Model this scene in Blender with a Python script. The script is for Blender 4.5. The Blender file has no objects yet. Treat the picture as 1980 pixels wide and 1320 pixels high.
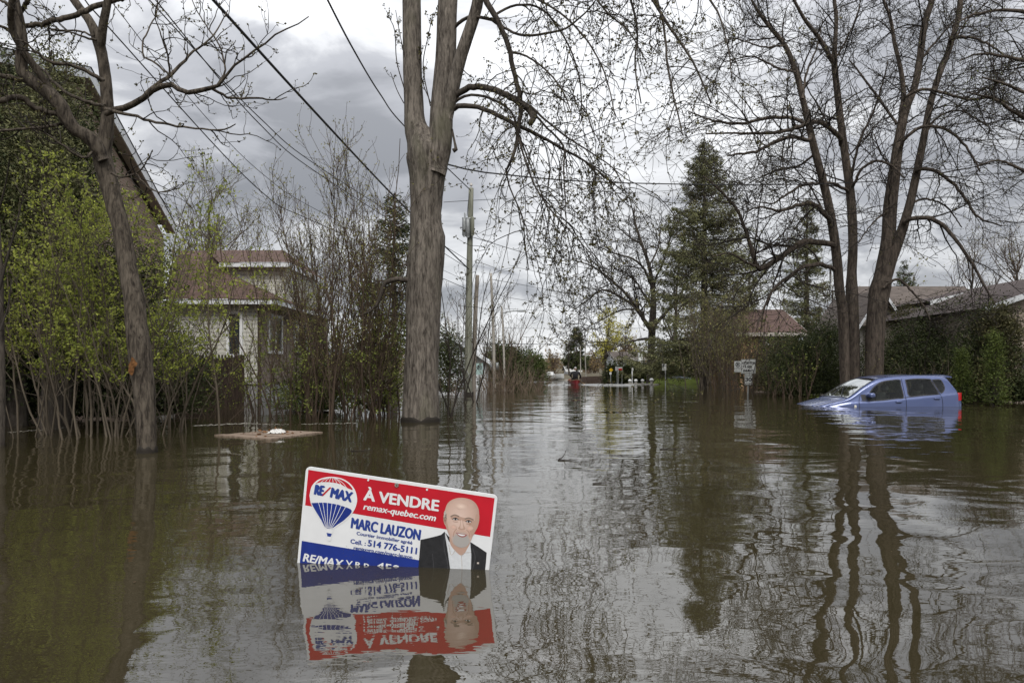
import bpy, math, random
import numpy as np
from mathutils import Vector, Matrix, Euler
from mathutils.bvhtree import BVHTree

S = bpy.context.scene
COL = S.collection
R_ = math.radians

# ------------------------------------------------------------------ camera
CAMH, FPX, HOR = 0.9, 1320.0, 717.0          # eye height above the water, focal length and horizon of a 1980 px wide frame
cam = bpy.data.objects.new("camera", bpy.data.cameras.new("camera")); COL.objects.link(cam)
cam.location = (0, 0, CAMH); cam.rotation_euler = (R_(90), 0, 0)
cam.data.sensor_width = 36; cam.data.lens = 24
cam.data.shift_y = (HOR - 660) / 1980.0
cam.data.clip_start = 0.05; cam.data.clip_end = 6000
S.camera = cam

# ------------------------------------------------------------------ sky and sun
SUN_EL, SUN_AZ = 48, 172      # azimuth clockwise from north (+Y): high behind the camera
w = bpy.data.worlds.new("World"); S.world = w; w.use_nodes = True
nt = w.node_tree; nt.nodes.clear()
def N(t, **k):
    n = nt.nodes.new(t)
    for a, b in k.items(): setattr(n, a, b)
    return n
def L(a, b): nt.links.new(a, b)
def M_(op, a, b=None, c=None, clamp=False):
    n = N("ShaderNodeMath", operation=op); n.use_clamp = clamp
    for i, v in enumerate((a, b, c)):
        if v is None: continue
        if isinstance(v, (int, float)): n.inputs[i].default_value = v
        else: L(v, n.inputs[i])
    return n.outputs[0]
sky = N("ShaderNodeTexSky", sky_type='NISHITA'); sky.sun_disc = False
sky.sun_elevation = R_(SUN_EL); sky.sun_rotation = R_(SUN_AZ)
bg1 = N("ShaderNodeBackground"); bg1.inputs[1].default_value = 0.08; L(sky.outputs[0], bg1.inputs[0])
tc = N("ShaderNodeTexCoord"); sep = N("ShaderNodeSeparateXYZ"); L(tc.outputs["Generated"], sep.inputs[0])
zz = M_('MAXIMUM', sep.outputs[2], 0.0)
den = M_('ADD', zz, 0.24)
cmb = N("ShaderNodeCombineXYZ")
L(M_('DIVIDE', sep.outputs[0], den), cmb.inputs[0]); L(M_('DIVIDE', sep.outputs[1], den), cmb.inputs[1])
def noise(scale, detail, rough, dist, off=(0, 0, 0), sc=(1, 1, 1)):
    mp = N("ShaderNodeMapping"); mp.inputs["Location"].default_value = off; mp.inputs["Scale"].default_value = sc
    L(cmb.outputs[0], mp.inputs[0])
    n = N("ShaderNodeTexNoise"); L(mp.outputs[0], n.inputs["Vector"])
    n.inputs["Scale"].default_value = scale; n.inputs["Detail"].default_value = detail
    n.inputs["Roughness"].default_value = rough; n.inputs["Distortion"].default_value = dist
    return n.outputs["Fac"]
n1 = noise(1.1, 5, 0.5, 0.6, (2.3, 0.4, 0))
n2 = noise(3.0, 9, 0.56, 0.5, (5.1, 1.7, 0), (0.9, 1.1, 1))
val = M_('ADD', M_('MULTIPLY', M_('SUBTRACT', n1, 0.5), 1.5), M_('MULTIPLY', M_('SUBTRACT', n2, 0.5), 1.8))
val = M_('ADD', val, 0.53)
def blob(px, py, rad, amt):          # a broad bank of darker or brighter cloud in a given direction of the sky
    global val
    d = Vector(((px - 990) / FPX, 1.0, (HOR - py) / FPX)).normalized()
    dp = N("ShaderNodeVectorMath", operation='DOT_PRODUCT'); L(tc.outputs["Generated"], dp.inputs[0]); dp.inputs[1].default_value = d
    k = 1.0 / (1 - math.cos(R_(rad)))
    e = M_('MULTIPLY', M_('SUBTRACT', 1.0, dp.outputs["Value"]), -k)
    g = M_('POWER', 2.718, e)
    val = M_('ADD', val, M_('MULTIPLY', g, amt))
for b in ((540, 260, 10, -.42), (740, 330, 8, -.22), (330, 190, 8, -.15), (1060, 270, 6, -.22), (1800, 250, 8, -.34), (1560, 310, 7, -.16), (620, 90, 6, .10),
          (1400, 90, 12, .30), (980, 60, 8, .26), (400, 40, 6, .32), (1100, 450, 9, .26), (1950, 430, 8, .25), (1030, 625, 2.2, -.26), (1060, 560, 9, .22), (1250, 500, 8, .10), (1050, 690, 4, .25), (1500, 620, 12, .06), (700, 560, 10, .08), (1700, 60, 7, -.14), (1900, 180, 7, -.16), (1230, 300, 7, -.16)):
    blob(*b)
# the thin bright part of the overcast, high behind the camera, where the sun is
sd = Vector((math.sin(R_(SUN_AZ)) * math.cos(R_(SUN_EL)), math.cos(R_(SUN_AZ)) * math.cos(R_(SUN_EL)), math.sin(R_(SUN_EL))))
ramp = N("ShaderNodeValToRGB"); L(val, ramp.inputs[0])
cr = ramp.color_ramp; cr.interpolation = 'EASE'
cr.elements[0].position = 0.05; cr.elements[0].color = (0.20, 0.206, 0.222, 1)
cr.elements[1].position = 0.95; cr.elements[1].color = (0.61, 0.617, 0.63, 1)
e = cr.elements.new(0.36); e.color = (0.30, 0.307, 0.328, 1)
e = cr.elements.new(0.62); e.color = (0.485, 0.492, 0.506, 1)
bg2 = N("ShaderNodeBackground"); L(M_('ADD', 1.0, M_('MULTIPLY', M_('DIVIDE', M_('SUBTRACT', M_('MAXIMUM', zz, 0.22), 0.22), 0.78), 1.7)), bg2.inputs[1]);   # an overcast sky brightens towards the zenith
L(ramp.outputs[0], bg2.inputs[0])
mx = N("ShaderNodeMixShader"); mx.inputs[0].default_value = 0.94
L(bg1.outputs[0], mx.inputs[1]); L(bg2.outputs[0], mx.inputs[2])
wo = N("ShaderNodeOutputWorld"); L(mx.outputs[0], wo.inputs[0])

sun = bpy.data.objects.new("sun", bpy.data.lights.new("sun", 'SUN')); COL.objects.link(sun)
sun.data.energy = 1.5; sun.data.angle = R_(25); sun.data.color = (1, 0.96, 0.9)
sun.rotation_euler = (-sd).to_track_quat('-Z', 'Y').to_euler()
S.view_settings.view_transform = 'Standard'; S.view_settings.look = 'None'
S.view_settings.exposure = 0.60; S.view_settings.gamma = 1; S.view_settings.use_curve_mapping = False
S.cycles.max_bounces = 6; S.cycles.diffuse_bounces = 3; S.cycles.glossy_bounces = 3
S.cycles.transparent_max_bounces = 6; S.cycles.caustics_reflective = False; S.cycles.caustics_refractive = False

# ------------------------------------------------------------------ helpers
def at(px, py, Y): return np.array([(px - 990) / FPX * Y, Y, CAMH + (HOR - py) / FPX * Y])
def gx(px, Y): return (px - 990) / FPX * Y
def gz(py, Y): return CAMH + (HOR - py) / FPX * Y
def depth(py): return CAMH * FPX / (py - HOR)
def unit(v): return v / np.maximum(np.linalg.norm(v, axis=-1, keepdims=True), 1e-9)

def tag(o, label=None, cat=None, group=None, kind=None):
    if label: o["label"] = label
    if cat: o["category"] = cat
    if group: o["group"] = group
    if kind: o["kind"] = kind
    return o
def thing(name, label, cat, loc=(0, 0, 0), group=None):
    o = bpy.data.objects.new(name, None); COL.objects.link(o); o.location = [float(x) for x in loc]
    o.empty_display_size = 0.2
    return tag(o, label, cat, group)

class Geo:
    def __init__(s): s.v = []; s.q = []; s.t = []; s.n = 0; s.ng = []
    def add(s, V, q=None, t=None):
        V = np.asarray(V, float).reshape(-1, 3)
        if q is not None and len(q): s.q.append(np.asarray(q, int).reshape(-1, 4) + s.n)
        if t is not None and len(t): s.t.append(np.asarray(t, int).reshape(-1, 3) + s.n)
        s.v.append(V); s.n += len(V); return s
    def tubes(s, P, R, sides=5, cap=False):
        P = np.asarray(P, float); R = np.asarray(R, float)
        if P.ndim == 2: P = P[None]; R = R[None]
        n, k, _ = P.shape
        if n == 0: return s
        T = unit(np.gradient(P, axis=1))
        ch = P[:, -1] - P[:, 0]
        ref = np.cross(ch, np.array([0, 0, 1.0])); bad = np.linalg.norm(ref, axis=1) < 0.15 * np.linalg.norm(ch, axis=1)
        ref[bad] = np.array([1.0, 0.05, 0]); ref = unit(ref)[:, None, :]
        Nn = unit(ref - (ref * T).sum(-1, keepdims=True) * T); B = np.cross(T, Nn)
        a = np.linspace(0, 2 * np.pi, sides, endpoint=False)
        if R.ndim == 2: R = np.repeat(R[:, :, None], sides, 2)
        V = P[:, :, None, :] + R[..., None] * (np.cos(a)[None, None, :, None] * Nn[:, :, None, :] + np.sin(a)[None, None, :, None] * B[:, :, None, :])
        i = (np.arange(n) * k * sides)[:, None, None] + (np.arange(k - 1) * sides)[None, :, None]
        j = np.arange(sides)[None, None, :]; j2 = (j + 1) % sides
        q = np.stack([i + j, i + j2, i + sides + j2, i + sides + j], -1).reshape(-1, 4)
        s.add(V, q)
        if cap:
            st = s.n - n * k * sides
            for m in range(n):
                b0 = st + m * k * sides
                for b, c in ((b0, P[m, 0]), (b0 + (k - 1) * sides, P[m, -1])):
                    s.v.append(np.array([c])); ci = s.n; s.n += 1
                    jj = np.arange(sides); tt = np.stack([b + jj, b + (jj + 1) % sides, np.full(sides, ci)], -1)
                    s.t.append(tt)
        return s
    def leaves(s, C, size, rng, asp=0.5, up=None, axis=None, fold=False):
        """diamond leaf faces at C; axis: leaf direction bias"""
        n = len(C)
        if n == 0: return s
        size = np.broadcast_to(np.asarray(size, float), (n,))[:, None]
        d = unit(rng.normal(size=(n, 3)) + (0 if axis is None else axis))
        e = unit(np.cross(d, rng.normal(size=(n, 3))))
        V = np.stack([C, C + d * size * .5 + e * size * asp * .5, C + d * size, C + d * size * .5 - e * size * asp * .5], 1)
        s.add(V, np.arange(4 * n).reshape(n, 4)); return s
    def box(s, x0, x1, y0, y1, z0, z1):
        V = [(x, y, z) for x in (x0, x1) for y in (y0, y1) for z in (z0, z1)]
        return s.add(V, [(0, 1, 3, 2), (4, 6, 7, 5), (0, 4, 5, 1), (2, 3, 7, 6), (0, 2, 6, 4), (1, 5, 7, 3)])
    def prism(s, pts, off):
        """closed planar outline pts (n,3) pushed by the vector off"""
        P = np.asarray(pts, float); n = len(P); off = np.asarray(off, float)
        b = s.n; s.v.append(np.concatenate([P, P + off])); s.n += 2 * n
        s.ng.append(list(range(b, b + n))[::-1]); s.ng.append(list(range(b + n, b + 2 * n)))
        j = np.arange(n); s.q.append(np.stack([b + j, b + (j + 1) % n, b + n + (j + 1) % n, b + n + j], -1)); return s
    def ngon(s, pts):
        P = np.asarray(pts, float); b = s.n; s.v.append(P); s.n += len(P); s.ng.append(list(range(b, b + len(P)))); return s
    def grid(s, V):
        """V (a,b,3)"""
        a, b, _ = V.shape
        i = (np.arange(a - 1) * b)[:, None] + np.arange(b - 1)[None]
        return s.add(V, np.stack([i, i + 1, i + b + 1, i + b], -1).reshape(-1, 4))
    def build(s, name, mat, parent=None, local=False, smooth=True):
        V = np.concatenate(s.v) if s.v else np.zeros((0, 3))
        p = parent
        while p is not None and not local: V = V - np.array(p.location); p = p.parent
        me = bpy.data.meshes.new(name)
        q = np.concatenate(s.q) if s.q else np.zeros((0, 4), int); t = np.concatenate(s.t) if s.t else np.zeros((0, 3), int)
        loops = [q.ravel(), t.ravel()]; starts = [np.arange(len(q)) * 4, len(q) * 4 + np.arange(len(t)) * 3]
        c = len(q) * 4 + len(t) * 3
        for g in s.ng: loops.append(np.array(g)); starts.append(np.array([c])); c += len(g)
        loops = np.concatenate(loops); starts = np.concatenate(starts)
        me.vertices.add(len(V)); me.vertices.foreach_set("co", V.astype(np.float32).ravel())
        me.loops.add(len(loops)); me.loops.foreach_set("vertex_index", loops.astype(np.int32))
        me.polygons.add(len(starts)); me.polygons.foreach_set("loop_start", starts.astype(np.int32))
        me.update(calc_edges=True)
        me.polygons.foreach_set("use_smooth", np.full(len(starts), smooth)); me.update()
        me.materials.append(mat)
        o = bpy.data.objects.new(name, me); COL.objects.link(o)
        if parent is not None: o.parent = parent
        return o

# ------------------------------------------------------------------ materials
class MB:
    """node helper for a material"""
    def __init__(s, name):
        s.m = bpy.data.materials.new(name); s.m.use_nodes = True; s.t = s.m.node_tree; s.p = s.t.nodes["Principled BSDF"]
        s.tc = s.n("ShaderNodeTexCoord")
    def n(s, t, **k):
        n = s.t.nodes.new(t)
        for a, b in k.items(): setattr(n, a, b)
        return n
    def l(s, a, b): s.t.links.new(a, b)
    def noise(s, scale, st=(1, 1, 1), detail=4, rough=.55, dist=0, co="Object"):
        mp = s.n("ShaderNodeMapping"); mp.inputs["Scale"].default_value = st; s.l(s.tc.outputs[co], mp.inputs[0])
        n = s.n("ShaderNodeTexNoise"); s.l(mp.outputs[0], n.inputs["Vector"])
        n.inputs["Scale"].default_value = scale; n.inputs["Detail"].default_value = detail
        n.inputs["Roughness"].default_value = rough; n.inputs["Distortion"].default_value = dist
        return n.outputs["Fac"]
    def math(s, op, a, b=None, c=None, clamp=False):
        n = s.n("ShaderNodeMath", operation=op); n.use_clamp = clamp
        for i, v in enumerate((a, b, c)):
            if v is None: continue
            if isinstance(v, (int, float)): n.inputs[i].default_value = v
            else: s.l(v, n.inputs[i])
        return n.outputs[0]
    def ramp(s, f, *stops):
        r = s.n("ShaderNodeValToRGB"); s.l(f, r.inputs[0]); e = r.color_ramp.elements
        while len(e) < len(stops): e.new(0.5)
        for x, (p, c) in zip(e, stops): x.position = p; x.color = (*c, 1)
        return r.outputs[0]
    def mix(s, f, a, b, mode='MIX'):
        n = s.n("ShaderNodeMix", data_type='RGBA', blend_type=mode)
        for k, v in ((0, f), (6, a), (7, b)):
            if isinstance(v, (int, float)): n.inputs[k].default_value = v
            elif isinstance(v, tuple): n.inputs[k].default_value = (*v, 1)
            else: s.l(v, n.inputs[k])
        return n.outputs[2]
    def bump(s, h, dist, strength=1):
        b = s.n("ShaderNodeBump"); b.inputs["Strength"].default_value = strength; b.inputs["Distance"].default_value = dist
        s.l(h, b.inputs["Height"]); s.l(b.outputs[0], s.p.inputs["Normal"])
    def set(s, col=None, rough=None, spec=None, metal=None):
        for k, v in (("Base Color", col), ("Roughness", rough), ("Specular IOR Level", spec), ("Metallic", metal)):
            if v is None: continue
            if isinstance(v, tuple): s.p.inputs[k].default_value = (*v, 1)
            elif isinstance(v, (int, float)): s.p.inputs[k].default_value = v
            else: s.l(v, s.p.inputs[k])
        return s.m

def plain(name, c, rough=.7, spec=.3, var=.25, scale=6, metal=0, bump=0, bs=40):
    b = MB(name); f = b.noise(scale, detail=5)
    c2 = tuple(x * (1 - var) for x in c); c3 = tuple(min(1, x * (1 + var * .6)) for x in c)
    m = b.set(b.ramp(f, (.3, c2), (.7, c3)), rough, spec, metal)
    if bump: b.bump(b.noise(bs, detail=3), bump)
    return m
def bark(name, c1, c2, scale=26, st=(1, 1, .16), depth_=.02, moss=None, mossy=.5):
    b = MB(name)
    f = b.math('ADD', b.math('MULTIPLY', b.noise(scale, st, 6, .66, .5), .62), b.math('MULTIPLY', b.noise(scale * .42, (1, 1, st[2] * .4), 4, .6, .6), .38)); g = b.noise(1.6, (1, 1, .6), 4)
    col = b.ramp(f, (.40, c1), (.50, tuple((a + d) / 2 for a, d in zip(c1, c2))), (.60, c2))
    col = b.mix(b.math('MULTIPLY', g, .5), col, tuple(x * .55 for x in c1))
    if moss: col = b.mix(b.ramp(b.noise(2.2, (1, 1, .5)), (mossy, (0, 0, 0)), (mossy + .25, (.8, .8, .8))), col, moss)
    m = b.set(col, .92, .12); b.bump(f, depth_, .9); return m
def leafmat(name, c1, c2, rough=.7, trans=.25, scale=1.2):
    b = MB(name); g = b.n("ShaderNodeNewGeometry")
    f = b.math('ADD', b.math('MULTIPLY', g.outputs["Random Per Island"], .6), b.math('MULTIPLY', b.noise(scale, detail=3), .8))
    col = b.ramp(b.math('SUBTRACT', f, .2), (.15, c1), (.85, c2))
    m = b.set(col, rough, .2)
    if trans:
        tr = b.n("ShaderNodeBsdfTranslucent"); b.l(col, tr.inputs[0])
        ms = b.n("ShaderNodeMixShader"); ms.inputs[0].default_value = trans
        b.l(b.p.outputs[0], ms.inputs[1]); b.l(tr.outputs[0], ms.inputs[2])
        b.l(ms.outputs[0], b.t.nodes["Material Output"].inputs[0])
    return m
def banded(name, c, period, dark=.45, width=.12, rough=.7, var=.2, axis=2, bump=.008, c2=None):
    """horizontal boards / shingle courses: a groove each period metres of object z"""
    b = MB(name); sp = b.n("ShaderNodeSeparateXYZ"); b.l(b.tc.outputs["Object"], sp.inputs[0])
    fr = b.math('FRACT', b.math('DIVIDE', sp.outputs[axis], period))
    line = b.math('LESS_THAN', fr, width)
    f = b.noise(3.5, (1, 1, 4), 6)
    col = b.ramp(f, (.3, tuple(x * (1 - var) for x in c)), (.7, c2 or tuple(min(1, x * (1 + var)) for x in c)))
    col = b.mix(b.math('MULTIPLY', line, 1 - dark), col, tuple(x * .25 for x in c))
    m = b.set(col, rough, .2); b.bump(b.math('MULTIPLY', fr, 1.0), bump); return m
def bricks(name, c1, c2, mortar):
    b = MB(name); sp = b.n("ShaderNodeSeparateXYZ"); b.l(b.tc.outputs["Object"], sp.inputs[0])
    cb = b.n("ShaderNodeCombineXYZ"); b.l(b.math('ADD', sp.outputs[0], sp.outputs[1]), cb.inputs[0]); b.l(sp.outputs[2], cb.inputs[1])
    bt = b.n("ShaderNodeTexBrick"); b.l(cb.outputs[0], bt.inputs["Vector"])
    bt.inputs["Scale"].default_value = 1; bt.inputs["Brick Width"].default_value = .22; bt.inputs["Row Height"].default_value = .075
    bt.inputs["Mortar Size"].default_value = .008
    for k, c in (("Color1", c1), ("Color2", c2), ("Mortar", mortar)): bt.inputs[k].default_value = (*c, 1)
    return b.set(b.mix(b.math('MULTIPLY', b.noise(2.0), .5), bt.outputs[0], tuple(x * .6 for x in c1)), .85, .2)
def solid(name, c, rough=.5, spec=.4, metal=0):
    return MB(name).set(c, rough, spec, metal)

BIGBARK = bark("grey_brown_ridged_bark", (.052, .044, .037), (.25, .218, .184), 27, (1, 1, .22), .03, (.13, .125, .085), .55)
DARKBARK = bark("dark_bark", (.034, .029, .025), (.125, .106, .088), 24, (1, 1, .2), .015)
RIGHTBARK = bark("brown_bark", (.038, .031, .026), (.155, .126, .102), 17, (1, 1, .25), .03)
LEFTBARK = bark("furrowed_bark", (.026, .021, .017), (.155, .130, .102), 36, (1, 1, .22), .022)
TWIG = plain("twig_bark", (.038, .032, .027), .85, .15, .3, 3)
TWIGBROWN = plain("brown_twig_bark", (.085, .062, .045), .85, .15, .35, 2)
TWIGGREY = plain("grey_twig_bark", (.105, .086, .064), .85, .15, .3, 3)
BUD = leafmat("bud_scales", (.05, .04, .02), (.13, .12, .045), trans=.1)
BUDGREEN = leafmat("opening_buds", (.10, .12, .03), (.26, .29, .07), trans=.3)
LEAFLIME = leafmat("young_lime_leaves", (.13, .165, .03), (.41, .44, .09), trans=.4)
LEAFMID = leafmat("mid_green_leaves", (.08, .105, .024), (.26, .29, .07), trans=.3)
LEAFOLIVE = leafmat("olive_leaves", (.12, .12, .038), (.30, .28, .095), trans=.3)
LEAFYELLOW = leafmat("yellow_catkins", (.30, .28, .05), (.54, .50, .13), trans=.3)
CEDAR = leafmat("dark_cedar_fronds", (.020, .028, .011), (.085, .100, .036), trans=.1, scale=2)
CEDARGREEN = leafmat("fresh_cedar_fronds", (.032, .048, .013), (.10, .125, .033), trans=.1, scale=3)
YOUNGCEDAR = leafmat("bright_young_cedar_fronds", (.034, .052, .012), (.115, .14, .032), trans=.15, scale=3)
SPRUCE = leafmat("spruce_needles", (.062, .066, .032), (.20, .20, .092), trans=.1, scale=.8)
GRASS = leafmat("lawn_grass_blades", (.20, .26, .04), (.40, .46, .08), trans=.2)
WHITE = plain("white_paint", (.72, .73, .73), .5, .4, .08)

# ------------------------------------------------------------------ growing wood
def smooth_path(pts, k):
    """Catmull-Rom through pts (n,d) sampled at k even arc positions"""
    P = np.asarray(pts, float); n = len(P)
    Q = np.vstack([2 * P[0] - P[1], P, 2 * P[-1] - P[-2]])
    u = np.linspace(0, n - 1 - 1e-6, max(k * 4, 40)); i = u.astype(int); f = (u - i)[:, None]
    a, b, c, d = Q[i], Q[i + 1], Q[i + 2], Q[i + 3]
    C = .5 * (2 * b + (c - a) * f + (2 * a - 5 * b + 4 * c - d) * f ** 2 + (3 * b - a - 3 * c + d) * f ** 3)
    s = np.r_[0, np.cumsum(np.linalg.norm(np.diff(C[:, :3], axis=0), axis=1))]
    t = np.linspace(0, s[-1], k)
    return np.stack([np.interp(t, s, C[:, j]) for j in range(C.shape[1])], 1)

def traced(limbs, Y, K=16, rng=None, jit=0.0):
    """limbs: [(points [(px,py,width px)...], dy0, dy1)] at distance Y; returns P (n,K,3), R (n,K)"""
    Ps, Rs = [], []
    for pts, d0, d1 in limbs:
        t = np.linspace(0, 1, len(pts)); ys = Y + d0 + (d1 - d0) * t
        q = np.array([[*at(p[0], p[1], y), p[2] * .5 * y / FPX] for p, y in zip(pts, ys)])
        q = smooth_path(q, K); Ps.append(q[:, :3]); Rs.append(np.maximum(q[:, 3], .003))
    P, R = np.array(Ps), np.array(Rs)
    if rng is not None and jit:
        n = rng.normal(size=P.shape) * jit; n[:, 0] = 0; P = P + n * (R[..., None] * 2 + .02)
    return P, R

def grow(rng, P, R, dens, Lr, ang, k, rr, bend, wob=.15, t0=.1, t1=1.0, rmin=.003, maxn=None, lscale=.0, bias=None, tipr=.35):
    """children along polylines P: dens per metre, length range Lr, angle range (deg), rr radius ratio or absolute range, bend = vertical pull along child"""
    seg = np.linalg.norm(np.diff(P, axis=1), axis=2); ln = seg.sum(1)
    m = int(ln.sum() * dens * (t1 - t0))
    if maxn: m = min(m, maxn)
    if m < 1: return np.zeros((0, k, 3)), np.zeros((0, k))
    idx = rng.choice(len(P), m, p=ln / ln.sum()); K = P.shape[1]
    t = rng.uniform(t0, t1, m) * (K - 1); i = np.minimum(t.astype(int), K - 2); f = (t - i)[:, None]
    pos = P[idx, i] * (1 - f) + P[idx, i + 1] * f; tan = unit(P[idx, i + 1] - P[idx, i])
    pr = R[idx, i] * (1 - f[:, 0]) + R[idx, i + 1] * f[:, 0]
    rv = rng.normal(size=(m, 3))
    if bias is not None: rv = rv + np.array(bias)
    perp = unit(rv - (rv * tan).sum(1, keepdims=True) * tan)
    a = np.radians(rng.uniform(*ang, m))[:, None]
    d = unit(np.cos(a) * tan + np.sin(a) * perp)
    Ln = rng.uniform(*Lr, m) * (1 - lscale * t / (K - 1))
    if isinstance(rr, tuple): r0 = np.minimum(rng.uniform(*rr, m), pr * .9)
    else: r0 = pr * rr
    r0 = np.maximum(r0, rmin)
    bend = np.interp(np.linspace(0, 1, k), np.linspace(0, 1, len(bend)), bend)
    Q = [pos]; st = (Ln / (k - 1))[:, None]
    for j in range(1, k):
        d = d + rng.normal(size=(m, 3)) * wob; d[:, 2] += bend[j] / (k - 1) * 2; d = unit(d)
        Q.append(Q[-1] + d * st)
    Q = np.stack(Q, 1)
    RR = r0[:, None] * np.linspace(1, tipr, k)[None]
    return Q, np.maximum(RR, rmin * .7)

def tips(rng, Q, per, spread, t0=.3):
    """points along twigs Q, gathered near the ends"""
    n, k, _ = Q.shape
    t = 1 - (1 - t0) * rng.uniform(0, 1, (n, per)) ** 1.3
    t[:, 0] = 1
    t = t * (k - 1); i = np.minimum(t.astype(int), k - 2); f = (t - i)[..., None]
    r = np.arange(n)[:, None]
    p = Q[r, i] * (1 - f) + Q[r, i + 1] * f
    return (p + rng.normal(size=p.shape) * spread).reshape(-1, 3)

# ================================================================== the setting: water, ground, lawn
def water_material():
    b = MB("muddy_flood_water")
    st = (.62, 1.0, 1)
    big = b.noise(.8, st, 1, .4, .3); mid = b.noise(3.2, (.6, 1, 1), 2, .5, .6); fine = b.noise(11, (.42, 1, 1), 3, .55, .2)
    mask = b.ramp(b.noise(.16, (.7, 1, 1), 3), (.42, (.12,) * 3), (.62, (1,) * 3))
    sp = b.n("ShaderNodeSeparateXYZ"); b.l(b.tc.outputs["Object"], sp.inputs[0])
    left = b.math('MULTIPLY', b.math('ADD', sp.outputs[0], -1.0), -.6, clamp=True)     # more breeze on the left, among the stems
    fm = b.math('ADD', b.math('MULTIPLY', mask, .6), b.math('MULTIPLY', left, .6))
    h = b.math('ADD', b.math('MULTIPLY', big, WAVE_BIG), b.math('MULTIPLY', b.noise(1.9, (.75, 1, 1), 1, .4, .8), .0085))
    mm = b.math('ADD', .12, b.math('MULTIPLY', fm, 1.1))
    h = b.math('ADD', h, b.math('MULTIPLY', b.math('MULTIPLY', mid, mm), WAVE_MID))
    h = b.math('ADD', h, b.math('MULTIPLY', b.math('MULTIPLY', fine, fm), WAVE_FINE))
    silt = b.ramp(b.noise(.35, (1, 1, 1), 4), (.3, (.027, .022, .011)), (.7, (.040, .033, .0165)))
    m = b.set(silt, .015, .5); b.p.inputs["IOR"].default_value = WATER_IOR
    b.bump(h, 1.0); return m
WAVE_BIG, WAVE_MID, WAVE_FINE, WATER_IOR = .022, .0032, .0015, 2.7
WATER = water_material()
g = Geo(); g.add([(-3000, -200, 0), (3000, -200, 0), (3000, 5000, 0), (-3000, 5000, 0)], [(0, 1, 2, 3)])
tag(g.build("flood_water", WATER), kind="structure")
EARTH = plain("wet_earth", (.10, .085, .055), .9, .2, .4, .8)
ys = np.array([-200, 0, 30, 60, 72, 84, 100, 150, 250, 400, 700, 1500, 5000.]); xs = np.linspace(-3000, 3000, 61)
zs = np.interp(ys, [60, 84, 100, 150, 250, 400, 700, 5000], [-1.2, .25, .35, .6, 2.5, 8, 10, 10])
rg = np.random.default_rng(3)
V = np.array([[(x, y, z + (rg.normal() * .25 if y > 200 else 0)) for x in xs] for y, z in zip(ys, zs)])
g = Geo(); g.grid(V[:, ::-1]); tag(g.build("ground", EARTH), kind="structure")
def lawn(x0, x1, y0, y1, z, seed):
    r = np.random.default_rng(seed); a, c = np.meshgrid(np.linspace(0, 1, 18), np.linspace(0, 1, 40), indexing='ij')
    ed = np.minimum(np.minimum(a, 1 - a) * 6, np.minimum(c, 1 - c) * 12).clip(0, 1)
    V = np.stack([x0 + (x1 - x0) * c + r.normal(size=a.shape) * .12, y0 + (y1 - y0) * a + r.normal(size=a.shape) * .15, z * ed * (1 + r.normal(size=a.shape) * .1) - .06], -1)
    g = Geo(); g.grid(V[:, ::-1]); return g
LAWNM = plain("lawn_soil_and_moss", (.20, .25, .05), .95, .1, .35, 2)
tag(lawn(9.6, 23, 46.5, 62, .34, 5).build("lawn", LAWNM), kind="structure")
r = np.random.default_rng(6); n = 9000
C = np.stack([r.uniform(9.9, 22.6, n), r.uniform(47.9, 61, n), np.full(n, .25)], 1)
g = Geo(); g.leaves(C, r.uniform(.1, .2, n), r, .25, axis=np.array([0, 0, 2.5]))
tag(g.build("lawn_grass", GRASS), "short bright green grass on the strip of dry lawn", kind="stuff")

# thin scum and foam gathered in lines on the water
FOAM = plain("pale_foam", (.50, .47, .40), .7, .3, .5, 9)
def foam_line(px0, px1, py0, py1, wd, seed, g, nseg=26):
    r = np.random.default_rng(seed)
    for i in range(nseg):
        t = (i + r.uniform(-.3, .3)) / nseg; px = px0 + (px1 - px0) * t; py = py0 + (py1 - py0) * t + r.normal() * .5
        Y = depth(py); x = gx(px, Y); a = np.linspace(0, 2 * np.pi, 9)[:-1]
        lx = abs(px1 - px0) / FPX * Y / nseg * r.uniform(.35, .8); ly = wd * r.uniform(.3, 1)
        rad = r.uniform(.6, 1.1, 8)
        g.ngon(np.stack([x + lx * np.cos(a) * rad, Y + ly * np.sin(a) * rad, np.full(8, .004)], 1))
g = Geo()
for k, a in enumerate(((375, 478, 823, 819, .16), (478, 560, 819, 821, .07), (585, 690, 820, 818, .07), (320, 380, 795, 792, .10), (850, 882, 757, 757, .12),
                       (1320, 1352, 777, 777, .06), (1465, 1490, 758, 758, .10), (935, 985, 755, 755, .12), (20, 130, 836, 826, .07), (1958, 1980, 778, 777, .1), (440, 470, 876, 880, .02))):
    foam_line(*a, k, g)
tag(g.build("foam", FOAM), "thin pale foam and scum gathered in lines on the water", kind="stuff")

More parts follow.
